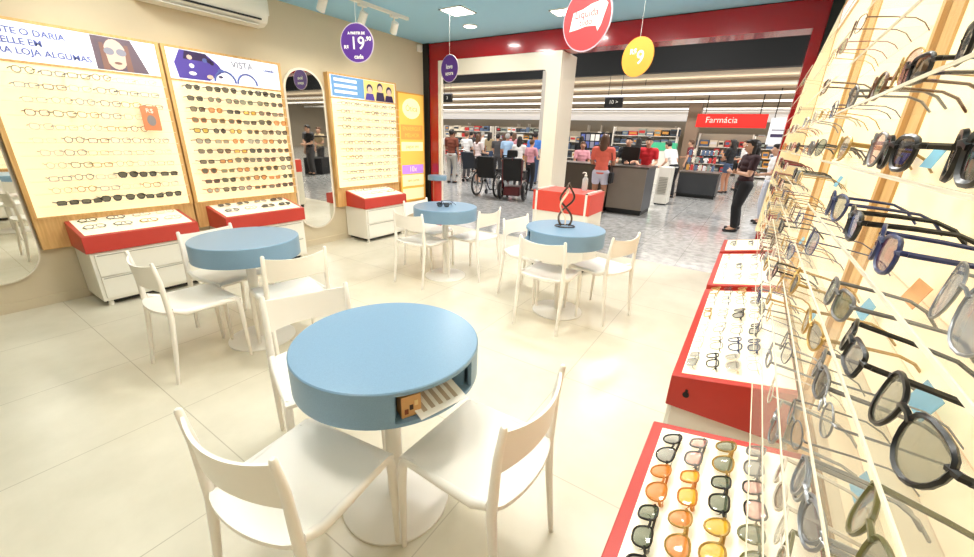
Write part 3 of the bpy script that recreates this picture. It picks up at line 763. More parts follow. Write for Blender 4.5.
# ------------------------------------------------------------------ chairs (front of the chair is local +y)
def make_chair(label):
    t = thing('chair', label, 'chair', (0, 0, 0), 0, 'white plastic stacking chairs')
    w = .205
    # seat: dished plate with a rounded tail behind the posts
    nx, ny = 12, 14; vs = []; top = []
    def seat_pt(u, v):
        y = -.205 + .445 * v
        half = .2 + .012 * v
        x = (u * 2 - 1) * half
        if v < .25:   # tail bulges back between the rear posts
            y -= .055 * (1 - v / .25) * max(0, 1 - (2 * u - 1) ** 2) ** .7
        z = .452 - .012 * (1 - (2 * u - 1) ** 2) * math.sin(PI * min(1, v * 1.05)) + .008 * (v < .12) * (1 - v / .12)
        if v > .9: z -= .016 * ((v - .9) / .1) ** 2
        return Vector((x, y, z))
    g = [[seat_pt(i / nx, j / ny) for i in range(nx + 1)] for j in range(ny + 1)]
    b = MB(); N = (nx + 1) * (ny + 1)
    vs = [p for r_ in g for p in r_]; lo = [p - Vector((0, 0, .016)) for p in vs]
    fs = []
    idx = lambda j, i: j * (nx + 1) + i
    for j in range(ny):
        for i in range(nx):
            q = (idx(j, i), idx(j, i + 1), idx(j + 1, i + 1), idx(j + 1, i)); fs.append(q); fs.append(tuple(k + N for k in q[::-1]))
    ring = [idx(0, i) for i in range(nx)] + [idx(j, nx) for j in range(ny)] + [idx(ny, i) for i in range(nx, 0, -1)] + [idx(j, 0) for j in range(ny, 0, -1)]
    for k in range(len(ring)):
        a, c = ring[k], ring[(k + 1) % len(ring)]; fs.append((a, a + N, c + N, c))
    b.add(vs + lo, fs, 0, True); b.build('seat', M_white, t)
    # side rails under the seat sweep from the front legs back into the posts
    for s_ in (-1, 1):
        MB().tube([(s_ * .200, .222, .425), (s_ * .204, .12, .436), (s_ * .205, 0, .437), (s_ * .205, -.12, .440), (s_ * .204, -.19, .47)], [.013, .016, .017, .018, .015], 10).build('side_rail', M_white, t)
        MB().tube([(s_ * .196, .17, .442), (s_ * .201, .208, .436), (s_ * .204, .226, .405), (s_ * .206, .232, .30), (s_ * .207, .237, .012), (s_ * .207, .237, 0)], [.012, .017, .0185, .0165, .0115, .0105], 12).build('front_leg', M_white, t)
        MB().tube([(s_ * .206, -.262, 0), (s_ * .206, -.260, .012), (s_ * .206, -.225, .25), (s_ * .205, -.205, .43), (s_ * .203, -.208, .52), (s_ * .201, -.214, .65), (s_ * .199, -.230, .766), (s_ * .199, -.2315, .773)], [.0105, .0115, .0155, .019, .018, .0155, .0125, .007], 12).build('rear_leg', M_white, t)
    MB().tube([(-.2, .225, .425), (0, .23, .428), (.2, .225, .425)], .012, 8).build('front_rail', M_white, t)
    # curved back band
    n = 16; m_ = 6; vs = []; vb = []
    for j in range(m_ + 1):
        v = j / m_; z = .592 + .160 * v
        yb = -.212 - .017 * v
        for i in range(n + 1):
            u = i / n * 2 - 1
            bow = .052 * (1 - u * u)
            zz = z - (.018 * (1 - u * u) if j == m_ else 0) + (.012 * (1 - u * u) if j == 0 else 0)
            p = Vector((u * .2, yb - bow, zz)); vs.append(p); vb.append(p + Vector((0, .011, 0)))
    N = len(vs); fs = []
    idx = lambda j, i: j * (n + 1) + i
    for j in range(m_):
        for i in range(n):
            q = (idx(j, i), idx(j, i + 1), idx(j + 1, i + 1), idx(j + 1, i)); fs.append(q[::-1]); fs.append(tuple(k + N for k in q))
    ring = [idx(0, i) for i in range(n)] + [idx(j, n) for j in range(m_)] + [idx(m_, i) for i in range(n, 0, -1)] + [idx(j, 0) for j in range(m_, 0, -1)]
    for k in range(len(ring)):
        a, c = ring[k], ring[(k + 1) % len(ring)]; fs.append((a, a + N, c + N, c))
    MB().add(vs + vb, fs, 0, True).build('backrest', M_white, t)
    return t
chair0 = make_chair('x')
used = [False]
def chair(x, y, face_deg, label):
    o = chair0 if not used[0] else copy_tree(chair0)
    used[0] = True
    o.location = (x, y, 0); o.rotation_euler = (0, 0, math.radians(face_deg - 90)); o.scale = (.95, .87, 1); o['label'] = label
# face_deg: compass angle of the direction the sitter faces, measured from +x
chair(-1.01, .505, 98, 'white chair at the nearest blue table, its back to the camera')
chair(-.605, .935, 179, 'white chair between the nearest blue table and the red tray of sunglasses')
chair(-1.50, .925, -21, 'white chair behind the nearest blue table, mostly hidden by it')
chair(-2.86, .905, 90, 'white chair standing before the red tray cabinet by the big mirror')
chair(-3.20, 1.30, 8, 'white chair between the pale-topped blue table and the drawer cabinets')
chair(-2.51, 1.37, 168, 'white chair just behind the mostly hidden one, drawn up to the pale-topped table')
chair(-2.755, 2.98, 90, 'white chair in front of the round table nearest the yellow poster')
chair(-3.05, 3.42, 0, 'white chair between the yellow-poster table and the last white drawer cabinet')
chair(-2.44, 3.49, 178, 'white chair between the two rear blue tables, facing the yellow poster')
chair(-1.65, 3.32, -8, 'white chair beside the wire-stand table, facing the display trays')
chair(-1.245, 2.895, 90, 'white chair in front of the wire-stand table, seen from behind')
chair(-.95, 3.34, 162, 'white chair beside the wire-stand table nearest the red trays')

# ------------------------------------------------------------------ free-standing red cabinet by the entrance
t = thing('entrance_cabinet', 'white cabinet with red upper box and white edge strips behind the wire-stand table', 'cabinet', (-1.76, 4.44, 0))
MB().box((-.34, -.24, .06), (.34, .24, .70)).build('body', M_whitelac, t, .004)
MB().box((-.31, -.21, 0), (.31, .21, .06)).build('plinth', M_plinth, t)
MB().box((-.345, -.245, .70), (.345, .245, .93)).build('red_box', mat('bright_red_laminate', (222, 76, 62), .4), t, .003)
ed = MB()
for sx, sy in ((-1, -1), (1, -1), (1, 1), (-1, 1)):
    ed.box((sx * .30 - .012, sy * .24 - .01, .45), (sx * .30 + .012, sy * .24 + .01, .945))
for sx in (-1, 1): ed.box((sx * .30 - .012, -.25, .93), (sx * .30 + .012, .25, .945))
ed.build('edge_strip', M_whitemet, t)
b = thing('sanitizer_bottle', 'clear pump bottle standing on the red cabinet', 'bottle', (-1.62, 4.55, .931))
MB().lathe([(.03, 0), (.034, .006), (.034, .12), (.03, .14), (.014, .155), (.014, .165)], 20).build('body', clear('bottle_clear', (220, 228, 226), .45), b)
MB().lathe([(.016, .165), (.016, .18), (.006, .182), (.006, .205)], 14).build('pump', M_whitemet, b)
MB().tube([(0, 0, .203), (-.03, 0, .205), (-.042, 0, .195)], .005, 6).build('spout', M_whitemet, b)
# pedestal by the red column
t = thing('pedestal', 'small pedestal with blue round top and red shaft at the foot of the red column', 'pedestal', (-4.36, 5.12, 0))
MB().lathe([(.15, .78), (.155, .785), (.155, .85), (.15, .855)], 32).build('top', M_blue, t)
MB().tube([(0, 0, .02), (0, 0, .78)], .07, 20).build('shaft', M_red, t)
MB().lathe([(.14, 0), (.14, .015), (.08, .02)], 28).build('base', M_whitemet, t)

# ------------------------------------------------------------------ the mall beyond the storefront
M_mwall = mat('mall_wall_beige', (176, 166, 150), .6); M_mwhite = mat('white_fascia_added_glow', (236, 236, 236), .5, emit=.55); M_mdark = mat('dark_bulkhead_paint', (10, 14, 18), .6)
M_soff = mat('slat_ceiling_beige', (196, 178, 152), .6); M_soffb = mat('slat_ceiling_brown', (168, 146, 124), .6); M_mceil = mat('mall_ceiling_grey', (150, 150, 148), .7)
struct('wall_far', MB().box((-31, 32, 0), (27, 32.2, 2.9)), M_mwall)
struct('trim_far_band', MB().box((-31, 31.7, 2.9), (27, 31.99, 3.6)), M_mwhite)  # glow put into the colour so the band reads white; no lightbox
struct('wall_mall_left', MB().box((-31.2, YF, 0), (-31, 32, 5.2)), M_mwall)
struct('wall_mall_right', MB().box((26, YF + .4, 0), (26.2, 32, 5.2)), M_mwall)
struct('wall_storefront_left', MB().box((-31, YF + .05, 0), (WL - .12, YF + .3, 5.2)), M_mwall)
struct('wall_storefront_right', MB().box((WR + .12, YF + .05, 0), (26, YF + .3, 5.2)), M_mwall)
struct('wall_storefront_top', MB().box((WL - .12, YF + .36, ZC + .13), (WR + .12, YF + .5, 5.2)), M_mwall)
struct('ceiling_mall', MB().box((-31, YF + .3, 5.2), (27, 14.3, 5.3)), M_mceil)
struct('trim_bulkhead', MB().box((-31, 14, 3.49), (27, 14.25, 5.2)), M_mdark)
struct('ceiling_market', MB().box((-31, 14.25, 3.62), (27, 32, 3.75)), M_soff)
b = MB()
for y, w in ((17.2, 1.0), (20.4, 1.3), (24.6, 1.6), (29.0, 2.0)): b.box((-31, y, 3.52), (27, y + w, 3.62))
struct('trim_ceiling_drops', b, M_soffb)
M_strip = mat('strip_lamp_diffuser', (250, 250, 245), .4, emit=.35)
for k, y in enumerate((16.4, 19.2, 22.6, 27.2, 31.2)):
    t = thing('strip_lamp', 'long white strip lamp in the slatted mall ceiling, %s behind the dark bulkhead' % ORD[k], 'lamp', (-2, y, 3.42), 0, 'strip lamps in the slatted ceiling')
    MB().box((-28, -.03, -.05), (27, .03, 0)).build('housing', M_whitemet, t); MB().box((-28, -.04, -.09), (27, .04, -.05)).build('diffuser', M_strip, t)
    MB().tube([(-2, 0, 0), (-2, 0, .2 if k in (0, 2) else .1)], .01, 6).build('hanger', M_black, t)
    u = bpy.data.lights.new('added_ceiling_uplight', 'AREA'); u.shape = 'RECTANGLE'; u.size = 50; u.size_y = .12; u.energy = 150; u.color = (1, .93, .82)  # upward light added to brighten the slatted ceiling
    uo = bpy.data.objects.new('added_ceiling_uplight', u); COL.objects.link(uo); uo.parent = t; uo.location = (-1, 0, .012); uo.rotation_euler = (PI, 0, 0)
for k, y in enumerate((14.6, 18.55, 22.0, 26.55)):  # unseen lamps added behind bulkhead and drops to light the market
    t = thing('added_market_lamp', 'unseen added lamp above the market, %s behind the dark bulkhead' % ORD[k], 'lamp', (-2, y, 3.62), 0, 'added unseen lamps of the market ceiling')
    MB().box((-28, -.15, -.012), (27, .15, 0)).build('housing', M_whitemet, t)
    l = bpy.data.lights.new('added_market_light', 'AREA'); l.shape = 'RECTANGLE'; l.size = 50; l.size_y = .25; l.energy = 950; l.color = (1, .97, .92)
    lo = bpy.data.objects.new('added_market_light', l); COL.objects.link(lo); lo.parent = t; lo.location = (-.5, 0, -.016)
for k, (x, y) in enumerate(((-14, 9.5), (-8, 9.5), (-2.5, 9.5), (4, 9.5), (11, 9.5))):
    t = thing('mall_lamp', 'mall ceiling lamp above the walkway, outside the photo, %s from the far side' % ORD[k], 'lamp', (x, y, 5.2), 0, 'mall walkway lamps')
    MB().box((-.6, -.6, -.05), (.6, .6, 0)).build('housing', M_whitemet, t); MB().box((-.57, -.57, -.055), (.57, .57, -.05)).build('diffuser', M_strip, t)
    l = bpy.data.lights.new('mall_light', 'AREA'); l.size = 1.1; l.energy = 300 if x < 3 else 480; l.color = (1, .98, .95)
    lo = bpy.data.objects.new('mall_light', l); COL.objects.link(lo); lo.parent = t; lo.location = (0, 0, -.07)
# column by the left opening
struct('column_mall', MB().box((-6.6, 13.2, 0), (-6.1, 13.7, 3.6)), mat('column_grey', (196, 190, 180), .4), .01)
struct('column_market', MB().box((-3.5, 24, 0), (-2.9, 24.6, 3.6)), mat('column_taupe', (150, 130, 112), .5), .01)

# hanging direction signs
def dir_sign(x, y, z, w, label, txt):
    t = thing('direction_sign', label, 'sign', (x, y, z))
    MB().box((-w/2, -.04, -.17), (w/2, .04, .17)).build('panel', M_blackpl, t, .01)
    for a in (-.35, .35): MB().tube([(a * w, 0, .17), (a * w, 0, 3.62 - z + (1.58 if y < 14 else 0))], .008, 6).build('hanger', M_black, t)
    text(txt, .17, (0, -.042, 0), (PI/2, 0, 0), M_paper, t, align='CENTER')
    MB().box((-w/2 - .002, -.045, .14), (w/2 + .002, -.04, .17)).build('edge_strip', M_inkgrey, t)
dir_sign(-4.52, 14.6, 2.72, .62, 'black hanging direction sign seen through the wide opening', '10 >')
dir_sign(-11.8, 14.6, 2.98, .5, 'black hanging direction sign beside the red column', '3')

# red shop sign and white-blue sign
t = thing('shop_sign', 'long red sign with white lettering at the back of the mall', 'sign', (-1.3, 20.6, 2.44))
MB().box((-1.3, -.1, -.27), (1.3, .1, .27)).build('sign_box', mat('sign_box_red', (226, 40, 34), .4, emit=.35), t, .01)
text('Farmácia', .34, (-.95, -.105, .02), (PI/2, 0, 0), M_paper, t)
for a in (-1.0, 1.0): MB().tube([(a, 0, .27), (a, 0, 1.18)], .02, 6).build('hanger', M_black, t)
t = thing('shop_sign', 'white sign with dark blue bar just right of the long red sign', 'sign', (.62, 20.2, 2.05))
MB().box((-.5, -.08, -.5), (.5, .08, .5)).build('sign_box', mat('sign_box_white', (228, 234, 240), .4, emit=.2), t, .01)
MB().box((-.4, -.09, -.22), (.4, -.08, -.1)).build('bar', M_inknavy, t); MB().box((-.4, -.09, .02), (.4, -.08, .07)).build('bar', M_inkgrey, t)
for a in (-.4, .4): MB().tube([(a, 0, .5), (a, 0, 1.57)], .02, 6).build('hanger', M_black, t)

# checkout counters and tills
M_brown = mat('counter_brown', (84, 74, 64), .4, noise=.1, nscale=4); M_taupe = mat('counter_taupe', (136, 126, 116), .35, noise=.08, nscale=5); M_slate = mat('counter_slate', (74, 76, 82), .4); M_ctop = mat('counter_top_dark', (70, 64, 58), .3)
def counter(x0, x1, y0, y1, h, front, side, label):
    t = thing('counter', label, 'counter', ((x0 + x1) / 2, (y0 + y1) / 2, 0))
    w, d = (x1 - x0) / 2, (y1 - y0) / 2
    MB().box((-w + .03, -d + .05, 0), (w - .03, d - .05, .08)).build('plinth', M_black, t)
    MB().box((-w + .02, -d + .02, .08), (w - .02, d - .02, h - .04)).build('body', side, t)
    MB().box((-w + .02, -d, .09), (w - .02, -d + .02, h - .04)).build('front_panel', front, t)
    MB().box((-w - .01, -d - .01, h - .04), (w + .01, d + .01, h)).build('worktop', M_ctop, t, .004)
    MB().box((-w - .005, -d - .004, .085), (w + .005, -d + .0, .11)).build('kick_strip', M_black, t)
    return t
counter(-3.95, -2.62, 8.72, 9.5, 1.0, M_brown, M_brown, 'dark brown service counter behind the red entrance cabinet')
counter(-2.60, -1.81, 8.72, 9.6, 1.0, M_taupe, M_slate, 'taupe service counter with slate grey side, in the mall')
def monitor(x, y, z, rz, label):
    t = thing('till_monitor', label, 'monitor', (x, y, z), rz)
    MB().box((-.11, -.08, 0), (.11, .08, .012)).build('base', M_blackpl, t); MB().tube([(0, 0, .012), (0, 0, .16)], .015, 8).build('stem', M_blackpl, t)
    MB().box((-.2, -.02, .1), (.2, .02, .38)).build('screen', M_blackpl, t, .006)
monitor(-2.95, 9.25, 1.0, .2, 'black till monitor on the dark brown counter')
monitor(-2.35, 9.3, 1.0, -.2, 'black till monitor on the taupe counter')
# white cabinet with louvred front
t = thing('white_cabinet', 'narrow white cabinet with grey louvred front beside the taupe counter', 'cabinet', (-1.84, 11.0, 0))
MB().box((-.15, -.22, .03), (.15, .22, .92)).build('body', M_whitelac, t, .006); MB().box((-.13, -.2, 0), (.13, .2, .03)).build('plinth', M_black, t)
b = MB(); [b.box((-.1, -.232, .3 + .04 * k), (.1, -.22, .325 + .04 * k)) for k in range(10)]; b.build('louvres', M_gap, t)
# dark checkout with a wire rack
counter(-1.83, -.78, 12.97, 14.0, .72, mat('checkout_black', (44, 46, 50), .4), mat('checkout_side', (52, 54, 58), .4), 'low black checkout counter carrying the wire rack')
t = thing('wire_rack', 'wire rack of bagged goods on the low black checkout', 'rack', (-1.35, 13.5, .722))
for x in (-.34, 0, .34):
    MB().tube([(x, 0, 0), (x, 0, .62)], .012, 6).build('post', M_chrome, t)
for z in (.12, .34, .56): MB().tube([(-.38, -.06, z), (.38, -.06, z)], .008, 6).build('bar', M_chrome, t)
rr = random.Random(5)
GC = [(200, 60, 60), (60, 70, 80), (230, 220, 200), (90, 110, 140), (40, 40, 44), (210, 150, 70), (150, 160, 150), (230, 230, 232)]
gm = [mat('goods_%d' % i, c, .5) for i, c in enumerate(GC)]
for z in (.02, .24, .45):
    for k in range(7):
        x = -.33 + .11 * k
        MB().box((x - .04, -.12, z), (x + .04, -.07, z + .14 + rr.random() * .03)).build('goods_bag', rr.choice(gm), t, .006)
# shopping trolley near the brown-shirted man
t = thing('shopping_trolley', 'dark shopping trolley beside the customer in the brown shirt', 'trolley', (-7.95, 11.2, 0), .3)
MB().prism([(-.28, .42), (.42, .5), (.42, .95), (-.36, .98)], -.26, .26, 'y').build('basket', mat('trolley_navy', (36, 42, 52), .4), t, .02)
MB().tube([(-.3, -.24, .12), (.4, -.2, .12), (.4, .2, .12), (-.3, .24, .12), (-.36, .24, .95), (-.42, .24, 1.02), (-.42, -.24, 1.02), (-.36, -.24, .95)], .016, 6, 0, True).build('frame', M_chrome, t)
for x in (-.28, .38):
    for y in (-.2, .2): MB().lathe([(.055, -.015), (.055, .015)], 14).build('wheel', M_blackpl, t); t.children[-1].location = (x, y, .056); t.children[-1].rotation_euler = (PI/2, 0, 0)

# supermarket shelving: each unit with its shelves and its goods
def shelving(x, y, w, h, rz, label, seed, cols):
    t = thing('shelving_unit', label, 'shelf', (x, y, 0), rz, 'supermarket shelving units')
    MB().box((-w/2, .0, 0), (w/2, .05, h)).build('back_panel', M_mwall, t)
    for s_ in (-1, 1): MB().box((s_ * w/2 - .03, -.4, 0), (s_ * w/2 + .03, .05, h)).build('upright', M_whitemet, t)
    r_ = random.Random(seed); k = 0
    nz = int(h / .42)
    for i in range(nz):
        z = .1 + .42 * i
        MB().box((-w/2, -.4, z - .03), (w/2, 0, z)).build('shelf', M_whitemet, t)
        x_ = -w/2 + .08
        while x_ < w/2 - .3 and k < 60:
            ww = .22 + r_.random() * .25; hh = .18 + r_.random() * .16
            b = MB(); n_ = 2
            b.box((x_, -.36, z + .002), (x_ + ww, -.06, z + hh), 0); b.box((x_ + .03, -.363, z + hh * .35), (x_ + ww - .03, -.36, z + hh * .75), 1)
            b.build('goods', [r_.choice(cols), r_.choice(gm)], t); x_ += ww + .05; k += 1
for k, (x, y, w, h, rz) in enumerate(((-22, 24, 4, 2.1, 0), (-17.4, 24, 4, 2.1, 0), (-13, 24, 4, 2.1, 0), (-9, 22, 3.4, 1.9, 0), (-5.2, 23, 3.2, 2.2, 0), (-1.6, 24.8, 2.4, 2.0, 0), (.9, 23.5, 2.4, 1.9, 0), (-19.5, 30.5, 5, 2.5, 0), (-13.5, 30.5, 5, 2.5, 0), (-7.5, 30.5, 5, 2.5, 0), (-1.5, 30.5, 5, 2.5, 0), (7, 17, 3.4, 1.9, 0), (11, 18, 3.4, 2.0, 0), (15, 19.5, 3.4, 2.0, 0))):
    shelving(x, y, w, h, rz, 'supermarket shelving full of goods, %s unit of the %s rank across the mall' % (ORD[k if k < 7 else k - 7 if k < 11 else k - 11], 'near' if k < 7 else 'far' if k < 11 else 'mirrored'), k, [gm, gm[:4], gm[3:], gm[1:5]][k % 4])
# magazine board and green crate
t = thing('notice_board', 'board of black and white pictures behind the dark brown counter', 'board', (-5.35, 15.6, 1.45))
MB().box((-.62, 0, -.3), (.62, .04, .3)).build('board', M_blackpl, t)
rr = random.Random(9)
for i in range(6):
    for j in range(2): MB().box((-.57 + .19 * i, -.012, -.26 + .27 * j), (-.42 + .19 * i, -.002, -.03 + .27 * j)).build('picture', rr.choice([M_paper, M_inkgrey, M_inkblue, M_paper]), t)
for a in (-.5, .5): MB().tube([(a, .02, -1.45), (a, .02, -.3)], .02, 6).build('post', M_chrome, t)
t = thing('promotion_stand', 'green promotion stand beyond the taupe counter', 'stand', (-2.95, 16.2, 0))
MB().box((-.3, -.2, 0), (.3, .2, 1.2)).build('base', M_whitelac, t); MB().box((-.42, -.22, 1.2), (.42, .22, 1.48)).build('header', mat('promo_green', (70, 190, 140), .5), t, .01)

# ------------------------------------------------------------------ people
SKIN = mat('skin', (214, 166, 138), .5); SKIN2 = mat('skin_tan', (176, 124, 96), .5)
M_eye = mat('eye_dark', (30, 22, 20), .3); M_eyew = mat('eye_white', (240, 238, 232), .4); M_lip = mat('lips', (176, 92, 86), .5); M_shoe = mat('shoe_dark', (34, 32, 34), .5)
def remesh(mb, name, m, voxel, smooth=2):
    me = mb.mesh(name, [m]); o = bpy.data.objects.new('tmp', me); COL.objects.link(o)
    md = o.modifiers.new('r', 'REMESH'); md.mode = 'VOXEL'; md.voxel_size = voxel; md.use_smooth_shade = True
    sm = o.modifiers.new('s', 'SMOOTH'); sm.factor = .5; sm.iterations = smooth
    bpy.context.view_layer.update()
    out = bpy.data.meshes.new_from_object(o.evaluated_get(bpy.context.evaluated_depsgraph_get()))
    bpy.data.objects.remove(o); out.name = name
    if not out.materials: out.materials.append(m)
    return out
def child(me, name, parent):
    o = bpy.data.objects.new(name, me); COL.objects.link(o); o.parent = parent; return o
ARMS = {  # elbow, wrist, fingertip direction for the figure's own side (x outwards)
    'down': ((.135, .01, .635), (.140, -.03, .495), (0, -.02, -1)),
    'front': ((.135, -.03, .645), (.085, -.165, .62), (-.2, -1, .1)),
    'fold': ((.140, -.03, .640), (-.035, -.125, .655), (-1, -.15, .05)),
    'phone': ((.130, -.05, .650), (.05, -.15, .735), (-.2, -.5, .8)),
    'push': ((.135, -.02, .640), (.110, -.185, .60), (0, -1, 0)),
}
def person(label, x, y, face, h, top, bottom, hair, arms=('down', 'down'), skin=None, long_hair=False, skirt=False, short_sleeve=True, short_leg=False, sit=False, lean=0, stride=0, vox=.018, fine=False, group=None, shoes=None):
    """face: direction the person looks, degrees from +x.  Local front is -y."""
    skin = skin or SKIN
    S = lambda p: Vector(p) * h
    L_ = math.radians(lean)
    def up(p):                                   # bend the upper body forward about the hips
        v = Vector(p); r = v - Vector((0, 0, .53))
        if r.z > 0: v = Vector((0, 0, .53)) + Matrix.Rotation(L_, 3, 'X') @ r
        return v
    P = {}
    hz = .53
    legs = []
    for s_ in (-1, 1):
        st = stride * s_
        hip = (s_ * .055, 0, .52)
        knee = (s_ * .058, -.02 - st * .06, .285); ank = (s_ * .058, .015 + (st * .09 if st > 0 else st * .07) * -1, .045)
        toe = (ank[0] + s_ * .012, ank[1] - .075, .018)
        legs.append((hip, knee, ank, toe))
    B = MB(); T = MB(); Q = MB()
    n = 10 if not fine else 14
    def cap(mb, a, b, r0, r1, grow=0): mb.cap(S(a), S(b), (r0 + grow) * h, (r1 + grow) * h, n)
    def torso(mb, g):
        for zz, rx, ry in ((.53, .088, .062), (.58, .082, .058), (.64, .078, .054), (.70, .090, .060), (.755, .100, .062), (.80, .094, .050)):
            mb.sphere(S(up((0, 0, zz))), h, n, 0, (rx + g, ry + g, .05 + g))
        for s_ in (-1, 1):
            mb.cap(S(up((s_ * .02, 0, .80))), S(up((s_ * .105, .005, .805))), (.042 + g) * h, (.036 + g) * h, n)
    torso(B, -.006)
    arms_l = []
    for s_, a in zip((-1, 1), arms):
        e, w, d_ = ARMS[a]
        sh = up((s_ * .112, .005, .803)); e = up((s_ * e[0], e[1], e[2])); w = up((s_ * w[0], w[1], w[2])); dv = Vector((s_ * d_[0], d_[1], d_[2])).normalized()
        arms_l.append((sh, e, w, dv, s_))
        cap(B, sh, e, .030, .023); cap(B, e, w, .024, .0165); cap(B, w, w + dv * .035, .0165, .019)
    cap(B, up((0, .004, .82)), up((0, -.004, .875)), .034, .031)
    hd = up((0, -.010, .927))
    R3 = Matrix.Rotation(L_ * .6, 3, 'X')
    B.sphere(S(hd), h, 14, 0, (.046, .056, .064), R3); B.sphere(S(hd + R3 @ Vector((0, -.018, -.034))), h, 12, 0, (.033, .034, .032), R3)
    B.cap(S(hd + R3 @ Vector((0, -.054, .004))), S(hd + R3 @ Vector((0, -.066, -.014))), .006 * h, .010 * h, 8)
    for s_ in (-1, 1): B.sphere(S(hd + R3 @ Vector((s_ * .048, .004, -.004))), h, 8, 0, (.008, .014, .019), R3)
    for hip, knee, ank, toe in legs:
        cap(B, hip, knee, .052, .034); cap(B, knee, ank, .035, .021); cap(B, ank, toe, .023, .018)
    body_me = remesh(B, 'person_body', skin, vox * (.62 if fine else .9), 2)
    root = bpy.data.objects.new('person', body_me); COL.objects.link(root)
    # face features and five fingers per hand join the body mesh
    F = MB()
    for s_ in (-1, 1):
        F.sphere(S(hd + R3 @ Vector((s_ * .019, -.051, .004))), h, 8, 1, (.0085, .005, .0055), R3); F.sphere(S(hd + R3 @ Vector((s_ * .019, -.0545, .004))), h, 8, 2, (.004, .003, .0045), R3)
        F.cap(S(hd + R3 @ Vector((s_ * .011, -.054, .016))), S(hd + R3 @ Vector((s_ * .030, -.049, .017))), .0025 * h, .002 * h, 6, 2)
    F.cap(S(hd + R3 @ Vector((-.012, -.0535, -.034))), S(hd + R3 @ Vector((.012, -.0535, -.034))), .004 * h, .004 * h, 6, 3)
    for sh, e, w, dv, s_ in arms_l:
        sidev = dv.cross(Vector((s_, 0, 0))).normalized() if abs(dv.x) < .8 else Vector((0, 0, 1))
        palmn = dv.cross(sidev).normalized()
        for k, ln in enumerate((.040, .046, .043, .034)):
            a0 = w + dv * .036 + sidev * (.0125 - .0083 * k); a1 = a0 + dv * ln * .55 + palmn * .004; a2 = a1 + dv * ln * .4 + palmn * .014
            F.tube([S(a0), S(a1), S(a2)], [.0056 * h, .0050 * h, .0038 * h], 6)
        t0 = w + dv * .012 + sidev * .014; F.tube([S(t0), S(t0 + dv * .02 + sidev * .014), S(t0 + dv * .038 + sidev * .016 + palmn * .006)], [.0066 * h, .0058 * h, .0044 * h], 6)
    fm = F.mesh('f', [skin, M_eyew, M_eye, M_lip])
    bm = bmesh.new(); bm.from_mesh(body_me); bm.from_mesh(fm); bm.to_mesh(body_me); bm.free(); bpy.data.meshes.remove(fm)
    for m_ in (M_eyew, M_eye, M_lip): body_me.materials.append(m_)
    # clothes
    torso(T, .006)
    for sh, e, w, dv, s_ in arms_l:
        if short_sleeve: cap(T, sh, sh.lerp(e, .62), .037, .033)
        else: cap(T, sh, e, .036, .030); cap(T, e, e.lerp(w, .92), .030, .024)
    child(remesh(T, 'shirt', top, vox * (.7 if fine else .95), 3), 'shirt', root)
    for zz, rx, ry in ((.50, .094, .068), (.54, .094, .068)): Q.sphere(S((0, 0, zz)), h, n, 0, (rx, ry, .05))
    for hip, knee, ank, toe in legs:
        hv, kv, av = Vector(hip), Vector(knee), Vector(ank)
        if skirt: cap(Q, hv, hv.lerp(kv, .8), .062, .066)
        elif short_leg: cap(Q, hv, hv.lerp(kv, .45), .058, .052)
        else: cap(Q, hv, kv, .058, .042); cap(Q, kv, kv.lerp(av, .92), .042, .033)
    if skirt: Q.box(S((-.07, -.045, .32)), S((.07, .045, .5)))
    child(remesh(Q, 'skirt' if skirt else 'shorts' if short_leg else 'trousers', bottom, vox * (.7 if fine else .95), 3), 'skirt' if skirt else 'shorts' if short_leg else 'trousers', root)
    for hip, knee, ank, toe in legs:
        s_ = MB(); a, tt = Vector(ank), Vector(toe)
        s_.cap(S((a.x, a.y + .012, .024)), S((tt.x, tt.y - .006, .018)), .024 * h, .0185 * h, 10)
        s_.v = [(v[0], v[1], max(.001, v[2])) for v in s_.v]
        s_.build('shoe', shoes or M_shoe, root)
    # hair
    Hh = MB()
    Hh.sphere(S(hd + R3 @ Vector((0, .012, .014))), h, 14, 0, (.053, .056, .060), R3)
    Hh.sphere(S(hd + R3 @ Vector((0, -.016, .046))), h, 12, 0, (.042, .040, .026), R3)
    if long_hair:
        Hh.sphere(S(hd + R3 @ Vector((0, .034, -.03))), h, 12, 0, (.054, .034, .075), R3); Hh.sphere(S(hd + R3 @ Vector((0, .046, -.09))), h, 12, 0, (.05, .028, .065), R3)
        for s_ in (-1, 1): Hh.cap(S(hd + R3 @ Vector((s_ * .044, .008, .01))), S(hd + R3 @ Vector((s_ * .05, .004, -.09))), .016 * h, .014 * h, 8)
    child(remesh(Hh, 'hair', hair, vox * (.55 if fine else .8), 1), 'hair', root)
    root.location = (x, y, 0); root.rotation_euler = (0, 0, math.radians(face + 90))
    tag(root, label, 'person', group)
    return root
cm = lambda n, c: mat('cloth_' + n, c, .8, noise=.08, nscale=30)
C_black = cm('black', (28, 28, 32)); C_brown = cm('brown', (122, 62, 44)); C_grey = cm('grey', (176, 172, 166)); C_white = cm('white', (232, 230, 228)); C_blue = cm('blue', (72, 128, 210)); C_red = cm('red', (206, 34, 44))
C_salmon = cm('salmon', (232, 110, 92)); C_denim = cm('denim', (60, 76, 104)); C_pink = cm('pink', (216, 150, 160)); C_dkgrey = cm('dark_grey', (74, 72, 74)); C_maroon = cm('maroon', (116, 40, 44)); C_khaki = cm('khaki', (176, 156, 120)); C_ltblue = cm('light_blue', (160, 190, 220))
Hb = mat('hair_black', (30, 24, 22), .5); Hbr = mat('hair_brown', (92, 62, 42), .5); Hg = mat('hair_grey', (170, 166, 160), .5)
person('woman in black trousers and dark top, arms folded, at the end of the display', -.10, 8.49, 200, 1.60, cm('dark_maroon', (52, 26, 32)), C_black, Hb, ('fold', 'fold'), long_hair=True, vox=.016, fine=True, stride=.35).scale = (1.22, 1.22, 1.0)
